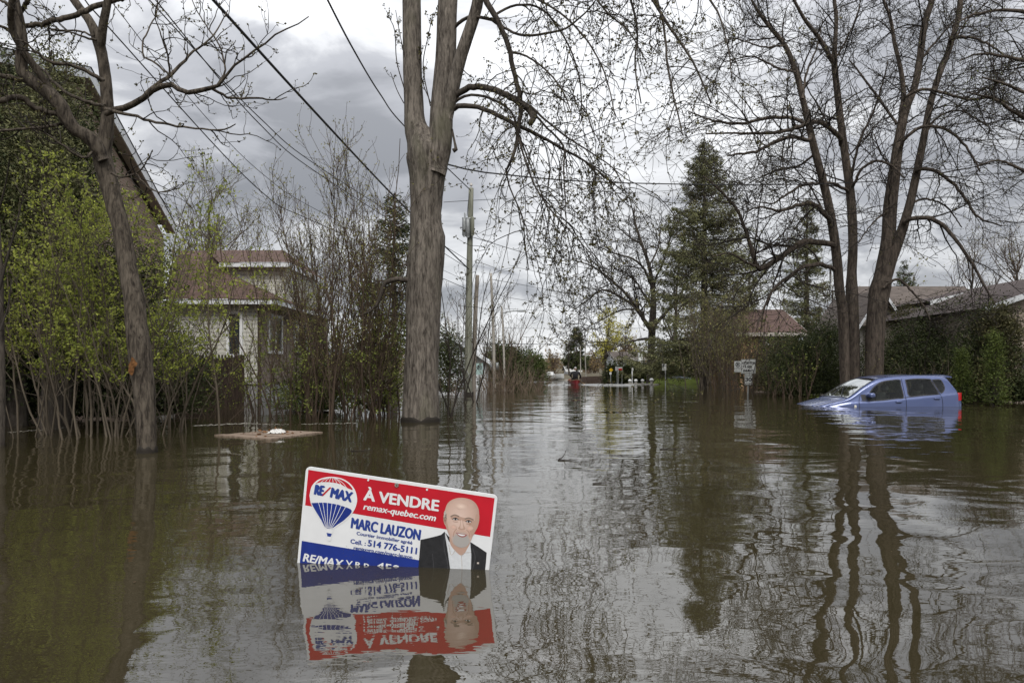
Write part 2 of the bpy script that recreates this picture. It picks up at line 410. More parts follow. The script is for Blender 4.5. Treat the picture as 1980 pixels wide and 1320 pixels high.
# ================================================================== lettering
def font_cap(txt):
    c = bpy.data.curves.new("t", 'FONT'); return c
def lettering(txt, mat, parent, A, Bv, O, width=None, cap=.1, bold=.0, off=.0006, shear=0, name="lettering", spacing=1.0):
    """flat letters in the x-z plane of parent facing -y; O baseline left (x,z), A baseline unit vector, Bv up vector"""
    c = bpy.data.curves.new("lettering", 'FONT'); c.body = txt; c.shear = shear; c.space_character = spacing
    c.resolution_u = 3
    o = bpy.data.objects.new("lettering", c); COL.objects.link(o)
    me = bpy.data.meshes.new_from_object(o); bpy.data.objects.remove(o)
    n = len(me.vertices); V = np.zeros(n * 3, np.float32); me.vertices.foreach_get("co", V); V = V.reshape(-1, 3)
    x0, x1 = V[:, 0].min(), V[:, 0].max(); sy = cap / .72
    sx = width / (x1 - x0) if width else sy
    u = (V[:, 0] - x0) * sx; v = V[:, 1] * sy
    W = np.stack([O[0] + u * A[0] + v * Bv[0], np.full(n, -off), O[1] + u * A[1] + v * Bv[1]], 1)
    me.vertices.foreach_set("co", W.astype(np.float32).ravel()); me.update()
    me.materials.clear(); me.materials.append(mat)
    if bold:                                  # heavier strokes: the same letters laid again a hair to each side
        F = np.zeros(len(me.loops), np.int32); me.loops.foreach_get("vertex_index", F); st = np.zeros(len(me.polygons), np.int32); me.polygons.foreach_get("loop_start", st)
        me2 = bpy.data.meshes.new(name); Vs, Ls, Ss = [], [], []; wb = bold * cap * 1.75
        for q, (dx, dy) in enumerate(((-1, 0), (1, 0), (0, .6), (0, -.6), (-.5, .4), (.5, -.4), (0, 0))):
            Vs.append(W + np.array([A[0] * dx + Bv[0] * dy, 0, A[1] * dx + Bv[1] * dy]) * wb + np.array([0, -.00004 * q, 0])); Ls.append(F + q * n); Ss.append(st + q * len(F))
        Vs, Ls, Ss = np.concatenate(Vs), np.concatenate(Ls), np.concatenate(Ss)
        me2.vertices.add(len(Vs)); me2.vertices.foreach_set("co", Vs.astype(np.float32).ravel()); me2.loops.add(len(Ls)); me2.loops.foreach_set("vertex_index", Ls.astype(np.int32))
        me2.polygons.add(len(Ss)); me2.polygons.foreach_set("loop_start", Ss.astype(np.int32)); me2.update(calc_edges=True); me2.materials.append(mat); me = me2
    ob = bpy.data.objects.new(name, me); COL.objects.link(ob); ob.parent = parent; return ob
X2, Z2 = np.array([1., 0]), np.array([0, 1.])

# ================================================================== the for-sale sign
SGW = plain("glossy_sign_white", (.79, .80, .81), .3, .5, .07, 7)
SGR = plain("sign_red", (.53, .010, .024), .3, .5, .14, 6)
SGB = plain("sign_blue", (.012, .034, .245), .3, .5, .2, 6)
SGN = MB("sign_navy_letters").set((.02, .05, .26), .3, .5)
def printed_skin():
    b = MB("printed_skin"); mp = b.n("ShaderNodeMapping"); mp.inputs["Location"].default_value = (-_hc[0], 0, -_hc[1]); b.l(b.tc.outputs["Object"], mp.inputs[0])
    vl = b.n("ShaderNodeVectorMath", operation='LENGTH'); sc = b.n("ShaderNodeVectorMath", operation='MULTIPLY'); sc.inputs[1].default_value = (1.15, 0, .85); b.l(mp.outputs[0], sc.inputs[0]); b.l(sc.outputs[0], vl.inputs[0])
    f = b.math('ADD', b.math('MULTIPLY', vl.outputs["Value"], 7.0), b.math('MULTIPLY', b.noise(60, detail=3), .16))
    return b.set(b.ramp(f, (.05, (.74, .56, .48)), (.55, (.60, .42, .345)), (.85, (.46, .30, .24)), (1.0, (.36, .22, .17))), .3, .5)
SKIN2 = MB("printed_skin_tone").set((.48, .315, .245), .3, .5)
SKIN3 = MB("printed_skin_crease").set((.36, .205, .15), .3, .5)
SUIT = plain("printed_charcoal_suit", (.022, .022, .024), .3, .5, .4, 40)
SHIRT = plain("printed_white_shirt", (.66, .68, .70), .3, .5, .1, 60)
GREYHAIR = plain("printed_grey_beard", (.52, .46, .41), .3, .5, .45, 160)
DARKP = solid("printed_dark", (.03, .022, .02), .3)
LIP = solid("printed_lip", (.33, .10, .09), .3)
CHROME = plain("rivet_metal", (.45, .44, .42), .35, .5, .2, 30, .8)
U = np.array([.897, -.105, -.1165]); U /= np.linalg.norm(U)
Vd = np.array([-.085, .045, -.44]); Vd -= U * (U @ Vd); Vd /= np.linalg.norm(Vd)
Nn = np.cross(-Vd, U)          # local y, pointing away from the camera
O3 = at(592, 901, 3.165)
sign = thing("for_sale_sign", "red white and blue for-sale board with portrait, tilted and half sunk in the flood", "sign")
sign.matrix_world = Matrix(((U[0], Nn[0], -Vd[0], O3[0]), (U[1], Nn[1], -Vd[1], O3[1]), (U[2], Nn[2], -Vd[2], O3[2]), (0, 0, 0, 1)))
SW, SH = .904, .60
KS = SW / 1196.0              # metres per enlarged-photo pixel
def sp_(cx, cy):
    """enlarged-photo point -> board coordinates (x right, z up) measured from its top left corner"""
    ex, ey = np.array([1183., 160]) / 1193.8, np.array([-48., 570]) / 572.
    a = np.linalg.solve(np.stack([ex, ey], 1), np.array([cx - 104., cy - 73.])); return np.array([a[0] * KS, -a[1] * KS])
_hc = sp_(1062, 375)
SKIN = printed_skin()
def rrect(x0, x1, z0, z1, r, n=6):
    P = []
    for cx, cz, a0 in ((x1 - r, z1 - r, 0), (x0 + r, z1 - r, 90), (x0 + r, z0 + r, 180), (x1 - r, z0 + r, 270)):
        for k in range(n + 1):
            a = R_(a0 + 90 * k / n); P.append((cx + r * math.cos(a), cz + r * math.sin(a)))
    return np.array(P)
def flat(name, P, mat, off, parent=sign, thick=0):
    P = np.asarray(P); g = Geo()
    a = P[:, 0]; b_ = P[:, 1]
    if ((a * np.roll(b_, -1) - np.roll(a, -1) * b_).sum()) < 0: P = P[::-1]
    V = np.stack([P[:, 0], np.full(len(P), -off), P[:, 1]], 1)
    if thick: g.prism(V[::-1], (0, thick, 0))
    else: g.ngon(V)
    return g.build(name, mat, parent, True, False)
def crop_poly(*pts): return np.array([sp_(*p) for p in pts])
def curve_poly(pts, k=60):
    P = np.array(pts + [pts[0]], float); Q = smooth_path(np.c_[P, np.zeros(len(P))], k)[:-1, :2]; return np.array([sp_(*p) for p in Q])
flat("board", rrect(0, SW, -SH, 0, .022), SGW, 0, thick=.006)
e1, e2 = .0125, .0125
flat("red_band", [(e1, -.0145), (SW - e2, -.0145), (SW - e2, sp_(1250, 487)[1]), (e1, sp_(104, 318)[1])], SGR, .0005)
zb0 = sp_(80, 543)[1]
flat("blue_band", [(e1, zb0), (SW - e2, zb0), (SW - e2, -SH + .012), (e1, -SH + .012)], SGB, .0005)
def sign_text(txt, mat, p0, p1, cap, bold=0, shear=0, off=.0012):
    a, b_ = sp_(*p0), sp_(*p1); d = b_ - a; wdt = np.linalg.norm(d); d = d / wdt
    return lettering(txt, mat, sign, d, np.array([-d[1], d[0]]), a, wdt, cap * KS, bold, off, shear)
sign_text("À VENDRE", SGW, (472, 276), (932, 336), 68, .035)
sign_text("remax-quebec.com", SGW, (470, 335), (918, 398), 40, .028, .22)
sign_text("MARC LAUZON", SGN, (395, 452), (823, 518), 66, .035)
sign_text("Courtier immobilier agréé", SGN, (430, 495), (778, 546), 21, .028)
sign_text("Cell. :", SGN, (392, 549), (487, 562), 28, .028)
sign_text("514 776-5111", SGN, (502, 563), (806, 606), 40, .035)
sign_text("remaxvrp.com/marc-lauzon", SGN, (413, 588), (780, 637), 23, .028)
sign_text("RE/MAX", SGW, (90, 672), (345, 708), 52, .03, .15)
sign_text("V.R.P.", SGW, (365, 686), (520, 708), 30, .03)
sign_text("450 472-7330", SGW, (560, 706), (1100, 776), 44, .03)
# balloon emblem
ball = curve_poly([(127, 255), (140, 200), (175, 160), (225, 140), (277, 136), (330, 145), (380, 172), (415, 215), (430, 270), (422, 320), (400, 362), (360, 408), (315, 440), (272, 466), (232, 460), (200, 410), (165, 355), (138, 308)], 90)
bal = flat("balloon_emblem", ball, SGW, .0011)
flat("balloon_top", curve_poly([(165, 180), (200, 156), (240, 146), (277, 143), (325, 151), (372, 176), (403, 215), (370, 205), (320, 180), (260, 170), (205, 170)], 50), SGR, .0016, bal)
flat("balloon_base", np.vstack([curve_poly([(140, 302), (175, 300), (225, 298), (280, 304), (335, 316), (398, 345), (358, 398), (312, 432), (270, 459), (234, 455), (203, 405), (168, 352)], 60)]), SGB, .0016, bal)
g = Geo()
def stroke(g, pts, wd, off, k=14):
    Q = np.array([sp_(*p) for p in pts]); Q = smooth_path(np.c_[Q, np.zeros(len(Q))], k)[:, :2]
    T = unit(np.gradient(Q, axis=0)); Nv = np.stack([-T[:, 1], T[:, 0]], 1) * wd * KS * .5
    A, B_ = Q + Nv, Q - Nv
    g.grid(np.stack([np.c_[A[:, 0], np.full(k, -off), A[:, 1]], np.c_[B_[:, 0], np.full(k, -off), B_[:, 1]]], 0))
for i, x in enumerate(np.linspace(-1, 1, 9)):
    if abs(x) > .98: continue
    top = (272 + x * 118, 302 + 20 * x + 4 * abs(x)); stroke(g, [top, (262 + x * 70, 385 + x * 16), (252 + x * 20, 459 + x * 3)], 3.2, .0021)
    stroke(g, [(277 + x * 118, 186 + x * 14 + abs(x) * 12), (276 + x * 80, 158 + x * 9 + abs(x) * 8), (270 + x * 20, 139)], 3.2, .0021)
g.build("rib_lines", SGW, bal, True, False)
for t_, m_, a, b_, sh in (("RE", SGN, (160, 246), (216, 254), .12), ("/", SGR, (206, 254), (258, 262), .5), ("MAX", SGN, (262, 262), (392, 290), .05)):
    o = sign_text(t_, m_, a, b_, 62, .05 if t_ != "/" else .03, sh, .0022); o.parent = bal
bk = flat("basket", crop_poly((236, 464), (282, 468), (272, 508), (266, 540), (248, 538), (240, 505)), SGW, .0016, bal)
flat("basket_shade", crop_poly((240, 488), (274, 492), (266, 512), (246, 510)), SGN, .0021, bal)
# printed portrait
por = flat("portrait", np.vstack([[sp_(*p) for p in ((822, 655), (830, 516), (905, 497), (955, 482), (975, 462), (1010, 500), (1060, 560), (1110, 560), (1135, 522), (1185, 552), (1234, 584), (1232, 640), (1220, 800), (815, 800))]]), SUIT, .0011)
flat("shirt", crop_poly((978, 464), (1003, 520), (1060, 575), (1120, 545), (1133, 522), (1142, 600), (1142, 800), (1030, 800), (1014, 680), (996, 570), (982, 500)), SHIRT, .0015, por)
flat("neck", curve_poly([(1005, 488), (1060, 520), (1130, 515), (1118, 560), (1085, 606), (1040, 575), (1012, 535)], 40), SKIN2, .0018, por)
g = Geo()
stroke(g, [(1003, 540), (1020, 605), (1046, 572)], 3, .0021); stroke(g, [(1083, 606), (1100, 590), (1140, 585)], 3, .0021); stroke(g, [(1083, 606), (1088, 680), (1092, 800)], 3, .0021)
g.build("collar_lines", GREYHAIR, por, True, False)
head = flat("head", curve_poly([(975, 330), (985, 295), (1010, 268), (1050, 253), (1090, 252), (1130, 262), (1160, 285), (1178, 320), (1182, 350), (1184, 380), (1176, 425), (1162, 455), (1148, 482), (1135, 515), (1115, 543), (1085, 555), (1055, 548), (1030, 528), (1010, 495), (992, 455), (980, 425), (970, 405), (968, 370)], 90), SKIN, .0021, por)
flat("cheek_tone", curve_poly([(1120, 400), (1150, 390), (1172, 400), (1160, 450), (1140, 480), (1128, 450)], 30), SKIN2, .0024, por)
flat("temple_tone", curve_poly([(972, 370), (984, 350), (990, 400), (1000, 450), (1008, 485), (988, 440), (976, 410)], 30), SKIN2, .0024, por)
flat("brow_tone", curve_poly([(1010, 366), (1040, 358), (1072, 368), (1110, 376), (1145, 378), (1140, 392), (1105, 396), (1082, 392), (1050, 390), (1015, 384)], 36), SKIN2, .0024, por)
def soft_print(name, c0, rx, rz, inner, k0=.55, k1=1.0, ns=.35, nsc=120):
    b = MB(name); c_ = sp_(*c0); mp = b.n("ShaderNodeMapping"); mp.inputs["Location"].default_value = (-c_[0] / (rx * KS), 0, -c_[1] / (rz * KS)); mp.inputs["Scale"].default_value = (1 / (rx * KS), 0, 1 / (rz * KS)); b.l(b.tc.outputs["Object"], mp.inputs[0])
    vl = b.n("ShaderNodeVectorMath", operation='LENGTH'); b.l(mp.outputs[0], vl.inputs[0]); f = b.math('ADD', vl.outputs["Value"], b.math('MULTIPLY', b.math('SUBTRACT', b.noise(nsc, detail=4), .5), ns * 2))
    n2 = b.noise(nsc * 1.6, (1, 1, .4), 3)
    return b.set(b.ramp(f, (k0, inner), (k1, (.57, .395, .32))), .3, .5)
BEARD = soft_print("printed_beard", (1078, 520), 66, 62, (.40, .375, .355), .72, 1.12, .22)
flat("side_hair", curve_poly([(968, 345), (976, 330), (984, 352), (986, 385), (980, 402), (972, 395)], 24), GREYHAIR, .0024, por)
flat("forehead_light", curve_poly([(1030, 300), (1070, 282), (1115, 292), (1105, 315), (1060, 325)], 30), soft_print("printed_forehead", (1072, 304), 46, 24, (.80, .62, .52), .1, 1.0, .1, 60), .0024, por)
for cc in ((1030, 432), (1128, 436)): flat("cheek_light", curve_poly([(cc[0] - 22, cc[1]), (cc[0], cc[1] - 16), (cc[0] + 22, cc[1]), (cc[0], cc[1] + 16)], 24), soft_print("printed_cheek", cc, 22, 16, (.72, .47, .38), .1, 1.0, .1, 60), .00245, por)
flat("beard", curve_poly([(1006, 478), (1020, 490), (1034, 470), (1052, 452), (1075, 462), (1098, 466), (1120, 478), (1126, 498), (1140, 490), (1134, 518), (1114, 546), (1085, 557), (1054, 550), (1028, 528)], 60), BEARD, .0026, por)
flat("moustache", curve_poly([(1030, 470), (1046, 452), (1066, 446), (1084, 450), (1104, 454), (1122, 464), (1128, 480), (1108, 472), (1084, 464), (1060, 460), (1044, 466)], 44), BEARD, .00275, por)
flat("mouth", curve_poly([(1044, 464), (1064, 468), (1086, 474), (1112, 476), (1102, 489), (1082, 493), (1060, 483)], 30), LIP, .0029, por)
flat("teeth", curve_poly([(1052, 469), (1072, 474), (1102, 479), (1094, 484), (1078, 485), (1064, 479)], 24), SGW, .0032, por)
flat("shaded_side", curve_poly([(1176, 350), (1184, 380), (1176, 425), (1162, 455), (1148, 480), (1142, 455), (1152, 420), (1158, 380), (1164, 350)], 36), SKIN2, .00242, por)
flat("ear", curve_poly([(966, 366), (974, 358), (978, 385), (982, 410), (976, 414), (968, 396)], 24), SKIN2, .00238, por)
flat("nose", curve_poly([(1072, 385), (1082, 384), (1092, 420), (1102, 438), (1092, 448), (1068, 446), (1056, 436), (1066, 425)], 30), SKIN2, .0026, por)
flat("nose_light", curve_poly([(1074, 388), (1081, 390), (1088, 425), (1088, 438), (1072, 438), (1072, 420)], 24), SKIN, .0029, por)
g = Geo()
for P in ([(1010, 368), (1034, 357), (1062, 366)], [(1096, 380), (1122, 374), (1150, 386)]): stroke(g, P, 8, .0027)
g.build("eyebrows", solid("printed_brow_hair", (.26, .19, .15), .3), por, True, False)
for ex, ey in ((1040, 382), (1120, 395)):
    soc = flat("eye", curve_poly([(ex - 21, ey + 1), (ex, ey - 9), (ex + 21, ey + 3), (ex, ey + 11)], 24), SKIN2, .0027, por)
    flat("eyeball", curve_poly([(ex - 15, ey + 1), (ex, ey - 5), (ex + 15, ey + 3), (ex, ey + 6)], 24), SHIRT, .0029, soc); flat("iris", curve_poly([(ex - 7, ey), (ex, ey - 6), (ex + 7, ey + 1), (ex, ey + 7)], 20), DARKP, .0031, soc)
    g = Geo(); stroke(g, [(ex - 18, ey), (ex, ey - 7), (ex + 18, ey + 2)], 4.5, .0032); g.build("eyelid", DARKP, soc, True, False)
    g = Geo(); stroke(g, [(ex - 15, ey + 14), (ex, ey + 18), (ex + 16, ey + 16)], 2.5, .0028); g.build("eye_crease", SKIN3, soc, True, False)
g = Geo(); stroke(g, [(1050, 440), (1034, 462), (1030, 490)], 3, .0028); stroke(g, [(1108, 446), (1124, 462), (1126, 486)], 3, .0028); stroke(g, [(968, 372), (972, 392), (980, 410)], 4, .0028)
g.build("face_creases", SKIN3, por, True, False)
g = Geo()
stroke(g, [(978, 470), (975, 560), (1000, 660), (1006, 760)], 3.5, .0018); stroke(g, [(1150, 560), (1166, 620), (1150, 700)], 3.5, .0018); stroke(g, [(905, 600), (915, 690)], 3, .0018)
g.build("lapel_lines", solid("printed_suit_edge", (.07, .07, .075), .3), por, True, False)
flat("lapel_pin", crop_poly((1178, 645), (1190, 645), (1190, 656), (1178, 656)), GREYHAIR, .0018, por)
# bolts and grommet on the top edge
def disc(cx, cy, r, off): 
    c = sp_(cx, cy); a = np.linspace(0, 2 * np.pi, 17)[:-1]; return np.stack([c[0] + r * np.cos(a), c[1] + r * np.sin(a)], 1)
for cx, cy, rr in ((498, 153, .0045), (862, 205, .0045)):
    flat("bolt", disc(cx, cy, rr, 0), SGW, .0035, thick=.003)
o = flat("bracket", disc(676, 180, .0095, 0), CHROME, .006, thick=.0055); flat("bracket_hole", disc(676, 182, .004, 0), solid("brown_rust", (.16, .09, .045), .7), .0064, o)
g = Geo()                                    # mud splashed along the waterline
r = np.random.default_rng(12)
for i in range(60):
    c = sp_(r.uniform(330, 820), r.uniform(560, 640)); a = np.linspace(0, 2 * np.pi, 7)[:-1]; rr = r.uniform(.0005, .0018)
    g.ngon(np.stack([c[0] + rr * np.cos(a), np.full(6, -.0031), c[1] + rr * np.sin(a) * .7], 1)[::1])
g.build("mud_specks", solid("dried_mud", (.16, .12, .07), .9), sign, True, False)

# ================================================================== the stranded car
CARB = MB("metallic_blue_paint"); CARB.set((.075, .102, .228), .24, .5, .3)
CARB.p.inputs["Coat Weight"].default_value = .6; CARB.p.inputs["Coat Roughness"].default_value = .06
CARBLUE = CARB.m
GLASSB = MB("tinted_car_glass"); gl_ = GLASSB.n("ShaderNodeBsdfGlossy"); gl_.inputs["Roughness"].default_value = .02; gl_.inputs["Color"].default_value = (.62, .64, .64, 1); tr_ = GLASSB.n("ShaderNodeBsdfTransparent"); tr_.inputs[0].default_value = (.62, .68, .64, 1)
fr_ = GLASSB.n("ShaderNodeFresnel"); fr_.inputs[0].default_value = 1.36; mx_ = GLASSB.n("ShaderNodeMixShader"); GLASSB.l(fr_.outputs[0], mx_.inputs[0]); GLASSB.l(tr_.outputs[0], mx_.inputs[1]); GLASSB.l(gl_.outputs[0], mx_.inputs[2])
GLASSB.l(mx_.outputs[0], GLASSB.t.nodes["Material Output"].inputs[0]); CARGLASS = GLASSB.m
LINING = plain("dark_car_lining", (.06, .058, .056), .85, .2, .3, 8); SEATM = plain("grey_seat_fabric", (.11, .105, .10), .9, .1, .3, 20)
RUBBER = plain("black_rubber", (.02, .02, .022), .6, .4)
LAMP = MB("red_lamp_lens").set((.42, .008, .014), .12, .6)
CLEAR = MB("clear_lamp_lens").set((.7, .68, .6), .12, .6)
PITCH = math.tan(R_(2.6)); CX0, CY0, CZ0 = 7.47, 18.12, -.742
car = thing("parked_car", "blue hatchback stranded with its nose and wheels under the floodwater", "car", (CX0 + 2, CY0, CZ0))
car.rotation_euler = (0, 0, 0)
def cw(x, y, z): return (CX0 + x, CY0 + y, CZ0 + z + (x - 2.0) * PITCH)
def ip(x, xs_, ys_):
    P = smooth_path(np.c_[xs_, ys_, np.zeros(len(xs_))], 200); return np.interp(x, P[:, 0], P[:, 1])
LX = 4.06
ztop = lambda x: ip(x, [0, .06, .22, .6, 1.08, 1.5, 1.88, 2.25, 2.7, 3.2, 3.62, 3.78, 3.95, 4.0, 4.06], [.55, .68, .80, .90, 1.015, 1.27, 1.45, 1.505, 1.515, 1.49, 1.44, 1.25, .98, .9, .72])
zbelt = lambda x: np.minimum(ip(x, [0, .3, 1.0, 1.8, 2.6, 3.4, 4.06], [.52, .70, .86, .885, .92, .96, .98]), ztop(x) - .03)
wid = lambda x: ip(x, [0, .08, .3, .8, 1.5, 2.5, 3.3, 3.8, 4.0, 4.06], [.42, .60, .74, .81, .835, .84, .825, .76, .68, .62])
def section(x, n=41):
    zt, zb, W = float(ztop(x)), float(zbelt(x)), float(wid(x))
    ze = zt - min(.07, (zt - zb) * .45); k = max(ze - zb, 0)
    wt = W - .015 - k * .36
    P = [(W * .93, .22), (W * .99, .40), (W, .58), (W * .995, .70 if zb > .75 else zb - .06), (W * .985, zb - .03), (W * .965, zb)]
    if k > .05: P += [(W * .965 - k * .12, zb + k * .35), (W * .965 - k * .23, zb + k * .7)]
    P += [(min(wt, W * .95) if k > .05 else W * .90, ze), ((min(wt, W * .95) if k > .05 else W * .9) - .07, zt - .022), (W * .42, zt - .004), (0, zt)]
    P = np.array(P); Q = smooth_path(np.c_[P, np.zeros(len(P))], n)[:, :2]
    return Q
xs_ = np.r_[0, .03, .08, np.linspace(.14, 3.9, 130), 3.95, 4.0, 4.03, 4.06]
V = []
for x in xs_:
    Q = section(x, 71); half = np.stack([np.full(len(Q), x), -Q[:, 0], Q[:, 1]], 1); oth = half[::-1][1:] * np.array([1, -1, 1])
    V.append(np.array([cw(*p) for p in np.vstack([half, oth])]))
V = np.array(V)
dg = V.reshape(-1, 3); na, nb = V.shape[:2]
tri = []
for i in range(na - 1):
    for j in range(nb - 1): a = i * nb + j; tri.append((a, a + 1, a + nb + 1, a + nb))
bvh = BVHTree.FromPolygons([tuple(p) for p in dg], tri)
def blobmesh(c, rx, ry, rz, n=14, sq=2.6):
    th, ph = np.meshgrid(np.linspace(-np.pi / 2, np.pi / 2, n), np.linspace(-np.pi, np.pi, 2 * n), indexing='ij')
    f = lambda v: np.sign(v) * np.abs(v) ** (2 / sq)
    return np.stack([c[0] + rx * f(np.cos(th)) * f(np.cos(ph)), c[1] + ry * f(np.cos(th)) * f(np.sin(ph)), c[2] + rz * f(np.sin(th))], -1)
def cpt(cx, cy, cs=5.5, ox=1540, oy=690, Y=17.32):       # enlarged photo point -> world x, z on the near side plane
    px, py = cx / cs + ox, cy / cs + oy; return gx(px, Y), gz(py, Y)
def side(x, z, off=.004):
    h = bvh.ray_cast(Vector((x, 10, z)), Vector((0, 1, 0)))
    if h[0] is None: return np.array([x, CY0 - .6, z])
    nrm = h[1] if h[1].y < 0 else -h[1]
    return np.array(h[0] + nrm * off)
def side_patch(pts, name, mat, off=.004, cols=10, rows=9, curve=True, parent=None):
    P = np.array([cpt(*p) for p in pts]); 
    if curve: P = smooth_path(np.c_[np.vstack([P, P[:1]]), np.zeros(len(P) + 1)], 90)[:, :2]
    else: P = np.vstack([P, P[:1]])
    z0, z1 = P[:, 1].min() + 1e-3, P[:, 1].max() - 1e-3; G = []
    for z in np.linspace(z0, z1, rows):
        a, b_ = P[:-1], P[1:]; c = (a[:, 1] - z) * (b_[:, 1] - z) <= 0
        xx = a[c, 0] + (b_[c, 0] - a[c, 0]) * (z - a[c, 1]) / np.where(np.abs(b_[c, 1] - a[c, 1]) < 1e-9, 1e-9, b_[c, 1] - a[c, 1])
        G.append([side(x, z, off) for x in np.linspace(xx.min(), xx.max(), cols)])
    g = Geo(); g.grid(np.array(G)[:, ::-1]); return g.build(name, mat, parent or car)
FW = [(760, 455), (772, 415), (835, 335), (905, 285), (960, 264), (1040, 250), (1128, 246), (1132, 300), (1134, 428), (1060, 440), (900, 456), (800, 464)]
RW = [(1194, 245), (1300, 236), (1442, 238), (1462, 256), (1486, 310), (1515, 388), (1470, 397), (1340, 404), (1208, 412), (1200, 330)]
QW = [(1478, 246), (1530, 244), (1572, 252), (1592, 305), (1588, 345), (1556, 378), (1540, 372), (1512, 320)]
def grown(P, d):
    P = np.array(P, float); c = P.mean(0); v = P - c; return [tuple(c + a + a / np.linalg.norm(a) * d) for a in v]
def closed(P, k=90): P = np.array([cpt(*p) for p in P]); return smooth_path(np.c_[np.vstack([P, P[:1]]), np.zeros(len(P) + 1)], k)[:, :2]
def inside(P, x, z):
    a, b_ = P[:-1], P[1:]; c = (a[:, 1] > z) != (b_[:, 1] > z); xi = a[:, 0] + (z - a[:, 1]) * (b_[:, 0] - a[:, 0]) / np.where(c, b_[:, 1] - a[:, 1], 1); return (np.sum(c & (x < xi)) % 2) == 1
WSA, WSB = 1.10, 1.865
OPEN = [closed(grown(P, 1)) for P in (FW, RW, QW)]
keep = []
for a_ in tri:                                         # the shell without its window openings
    c = dg[list(a_)].mean(0); xl = c[0] - CX0; lat = abs(c[1] - CY0)
    if lat > .5 and any(inside(P, c[0], c[2]) for P in OPEN): continue
    t = (xl - WSA) / (WSB - WSA)
    if 0.02 < t < .98 and lat < .71 + (.565 - .71) * t and c[2] - (CZ0 + (xl - 2) * PITCH) > float(zbelt(xl)) + .02: continue
    keep.append(a_)
g = Geo(); g.add(dg, np.array(keep)[:, ::-1]); g.ngon(V[0]); g.ngon(V[-1][::-1]); body = g.build("body", CARBLUE, car)
din = dg.copy(); din[:, 1] = CY0 + (din[:, 1] - CY0) * .955; din[:, 2] -= .03
g = Geo(); g.add(din, np.array(keep)); g.build("lining", LINING, car)
for P in (FW, RW, QW):
    A, B_ = closed(grown(P, 8)), closed(grown(P, -4)); g = Geo()
    g.grid(np.array([[side(*p, .004) for p in A], [side(*p, .005) for p in B_]])); fr = g.build("window", RUBBER, car); side_patch(P, "pane", CARGLASS, .002, 14, 12, parent=fr)
    # the same window on the far side
    g = Geo(); q = np.array([side(*p, .002) for p in closed(P, 40)[:-1]]); q[:, 1] = 2 * CY0 - q[:, 1]; g.ngon(q); g.build("far_pane", CARGLASS, car)
for sx, sy in ((2.05, -.36), (2.05, .36), (2.95, -.36), (2.95, .36)):      # seats
    g = Geo(); g.grid(np.array([[cw(sx + .10 * a + .10 * t, sy + .24 * s * (1 - .25 * t ** 4), .42 + .66 * t) for s in np.linspace(-1, 1, 7)] for a, t in [(0, x) for x in np.linspace(0, 1, 8)] + [(1, x) for x in np.linspace(1, 0, 8)]])); st_ = g.build("seat", SEATM, car)
    g = Geo(); g.grid(blobmesh(cw(sx + .17, sy, 1.19), .06, .14, .09)[:, ::-1]); g.build("headrest", SEATM, st_)
g = Geo(); g.grid(np.array([[cw(x, y, z) for y in np.linspace(-.68, .68, 9)] for x, z in ((1.12, .96), (1.4, .97), (1.52, .93), (1.55, .75))])); g.build("dashboard", LINING, car)
a_ = np.linspace(0, 2 * np.pi, 25); g = Geo(); P = np.array([cw(1.66 + .05 * math.sin(t), -.36 + .18 * math.cos(t), .88 + .17 * math.sin(t)) for t in a_]); g.tubes(P, np.full(25, .014), 7); g.build("steering_wheel", RUBBER, car)
def side_strip(pts, name, mat, wd, off=.004, k=16, parent=None):
    Q = smooth_path(np.array([[*cpt(*p), 0] for p in pts]), k)[:, :2]
    T = unit(np.gradient(Q, axis=0)); Nv = np.stack([-T[:, 1], T[:, 0]], 1) * wd / 2
    g = Geo(); g.grid(np.array([[side(*p, off) for p in Q + Nv], [side(*p, off) for p in Q - Nv]])); return g.build(name, mat, parent or car)
SEAM = solid("door_gap_shadow_line", (.012, .014, .03), .8)
side_strip([(1150, 232), (1156, 330), (1160, 440), (1162, 560)], "door_gap", SEAM, .012)
side_strip([(690, 405), (672, 450), (664, 500), (668, 560)], "door_gap", SEAM, .012)
side_strip([(1452, 236), (1500, 300), (1535, 400), (1552, 470), (1556, 560)], "door_gap", SEAM, .012)
side_strip([(690, 470), (900, 462), (1130, 434), (1330, 412), (1530, 396)], "belt_moulding", RUBBER, .014, .008, 30)
for pt in ((1082, 476), (1490, 440)):
    x, z = cpt(*pt); p = side(x, z, .015); g = Geo(); g.grid(blobmesh(p, .085, .022, .022)[:, ::-1]); hd = g.build("door_handle", CARBLUE, car)
    p2 = side(x, z - .012, .003); g = Geo(); g.grid(blobmesh(p2, .07, .012, .024)[:, ::-1]); g.build("handle_recess", SEAM, hd)
x, z = cpt(785, 418); p = side(x, z, .09); g = Geo(); g.grid(blobmesh(p, .085, .10, .065, 16, 2.8)[:, ::-1]); mi = g.build("wing_mirror", CARBLUE, car)
g = Geo(); g.grid(blobmesh(p + np.array([-.01, .04, -.055]), .05, .09, .022)[:, ::-1]); g.build("mirror_foot", RUBBER, mi)
side_patch([(695, 400), (745, 400), (755, 455), (740, 462), (700, 462)], "mirror_corner", RUBBER, .005, 5, 5, False)
x, z = cpt(620, 525); p = side(x, z + .01, .01); g = Geo(); g.grid(blobmesh(p, .030, .016, .022)[:, ::-1]); g.build("side_marker_lamp", CLEAR, car)
